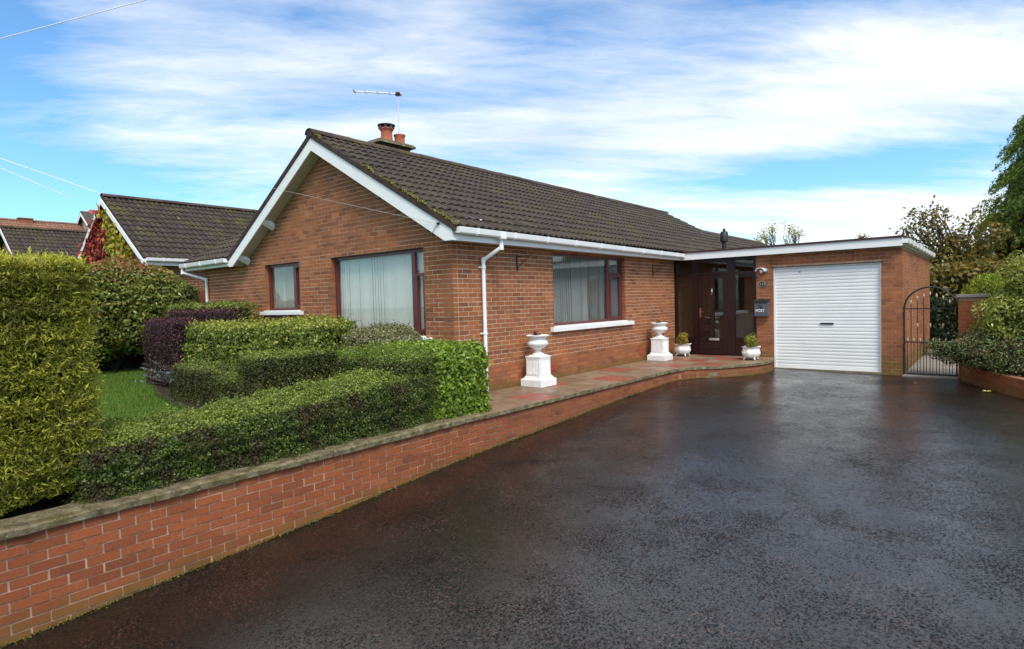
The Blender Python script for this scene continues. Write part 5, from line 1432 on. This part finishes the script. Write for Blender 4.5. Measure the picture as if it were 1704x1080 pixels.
n2h = far_house('neighbour_house', 'neighbouring brick house with mossy tiled roof and creeper covered gable', 0.0, 13.0, 15.75, 5.20, 12.45, 3.02, 'roof_tile_moss', 300)
far_house('distant_house', 'distant dark roofed house whose white bargeboard shows over the conifer hedge', 0.0, 11.0, 29.8, 5.60, 25.6, 2.75, 'roof_tile_brown', 300)
h4 = far_house('far_house', 'far house with long terracotta tiled roof above the dark roofs', -4.0, 8.0, 43.0, 7.62, 38.5, 5.0, 'roof_tile_red', 0, bricks=False)
MB().box(3.3, 4.0, 42.7, 43.3, 7.2, 7.74).prism([(3.25, 42.65, 7.741), (4.05, 42.65, 7.741), (4.05, 43.35, 7.741), (3.25, 43.35, 7.741)], (0, 0, .06)).build('chimney', 'brick_far', h4)
h5 = thing('gabled_house', (9.0, 42.0, 0), 'far gabled house whose pointed roof peeps out beside the red creeper', 'house')
MB().prism([(6.75, 40.4, 0), (6.75, 43.8, 0), (6.75, 43.8, 7.2), (6.75, 42.1, 8.3), (6.75, 40.4, 7.2)], (6, 0, 0)).build('wall', 'pebbledash', h5, fix=True)
slab_roof('roof', [(6.5, 40.2, 7.15), (13, 40.2, 7.15), (13, 42.1, 8.48), (6.5, 42.1, 8.48)], .12, 'roof_tile_brown', h5); slab_roof('rear_slope', [(6.5, 44.0, 7.15), (13, 44.0, 7.15), (13, 42.1, 8.48), (6.5, 42.1, 8.48)], .12, 'roof_tile_brown', h5)
for s in (-1, 1): MB().prism([(6.48, 42.1, 8.36), (6.48, 42.1 + s * 1.95, 7.0), (6.48, 42.1 + s * 1.95, 6.85), (6.48, 42.1, 8.16)], (.03, 0, 0)).build('bargeboard', 'white_plastic', h5, fix=True)

# creeper on the neighbour's gable: red to the left, golden to the right
def creeper(label, test, n, mat):
    p = np.stack([np.full(n, .0), rng.uniform(12.7, 18.8, n), rng.uniform(.8, 5.15, n)], 1); ridge_ok = p[:, 2] < 5.05 - np.abs(p[:, 1] - 15.75) * .66 - .02
    k = ridge_ok & test(p); p = p[k]; p[:, 0] = .185 - rng.exponential(.06, len(p)) - (wav(p, 3.0, 2) + 1) * .06
    t = thing('creeper', (.15, float(p[:, 1].mean()), 0.0), label, 'climbing plant', 'creepers on the neighbouring gable')
    leaves('foliage', p, np.tile(np.array([[-1., 0, .35]]), (len(p), 1)), .15, .8, mat, t, 1.0, np.tile(np.array([[-.2, 0, -1.]]), (len(p), 1)), .5)
    m = MB()
    for k in range(8):
        y = float(rng.choice(p[:, 1])); m.tube([(.18, y, 0), (.17, y + random.uniform(-.3, .3), 1.5), (.17, y + random.uniform(-.5, .5), 3.0)], [.03, .02, .008], 6)
    m.build('stems', 'bark', t)


creeper('deep red climbing creeper covering the left of the neighbouring gable', lambda p: (p[:, 1] + wav(p, 2.4, 1) * .25 - (p[:, 2] - 3.0) * .28) > 15.45, 16000, 'leaf_creeper_red')
creeper('golden green climbing creeper on the middle of the neighbouring gable', lambda p: ((p[:, 1] + wav(p, 2.4, 1) * .25 - (p[:, 2] - 3.0) * .28) <= 15.45) & ((p[:, 1] + wav(p, 2.9, 5) * .2) > 13.75), 9000, 'leaf_creeper_gold')

# reddish timber fence between the two houses
fe = thing('timber_fence', (.9, 10.3, 0), 'reddish brown vertical board fence between the bungalow and its neighbour', 'fence')
y = 9.0
while y < 12.2: MB().box(.55, .57, y, y + .118, 0, 2.0 + random.uniform(-.01, .01)).build('board', 'fence_wood', fe); y += .124
for z in (.4, 1.6): MB().box(.572, .62, 9.0, 12.2, z, z + .09).build('rail', 'fence_wood', fe)

# trees across the view beyond the houses and the street side that the windows mirror
for k, (x, y, r_, h_) in enumerate(((-24, -4, 2.6, 6.0), (-26, 8, 3.0, 7.0), (-23, 18, 2.4, 5.5))):
    tree('street_tree', (x, y, -1.8), ['broad green tree across the street opposite the drive', 'tallest green tree across the street opposite the lawn', 'small green tree across the street opposite the neighbour'][k], cloud((x, y, h_ * .55), (r_, r_, h_ * .35), 26, .6, 1.1, 20 + k), 3500, .35, .6, 'leaf_box', .2, h_ * .6, .5, group='trees across the street')
hedge('street_hedge', (-22, -14, -1.9), (-20.8, 30, .3), 'long clipped hedge along the far side of the street', mat='leaf_dark', n=9000, size=.25, aspect=.6, r=.3, depth=.1, amp=.1, seed=50, inset=.2)

for o in bpy.data.objects:
    if '_b' in o: del o['_b']
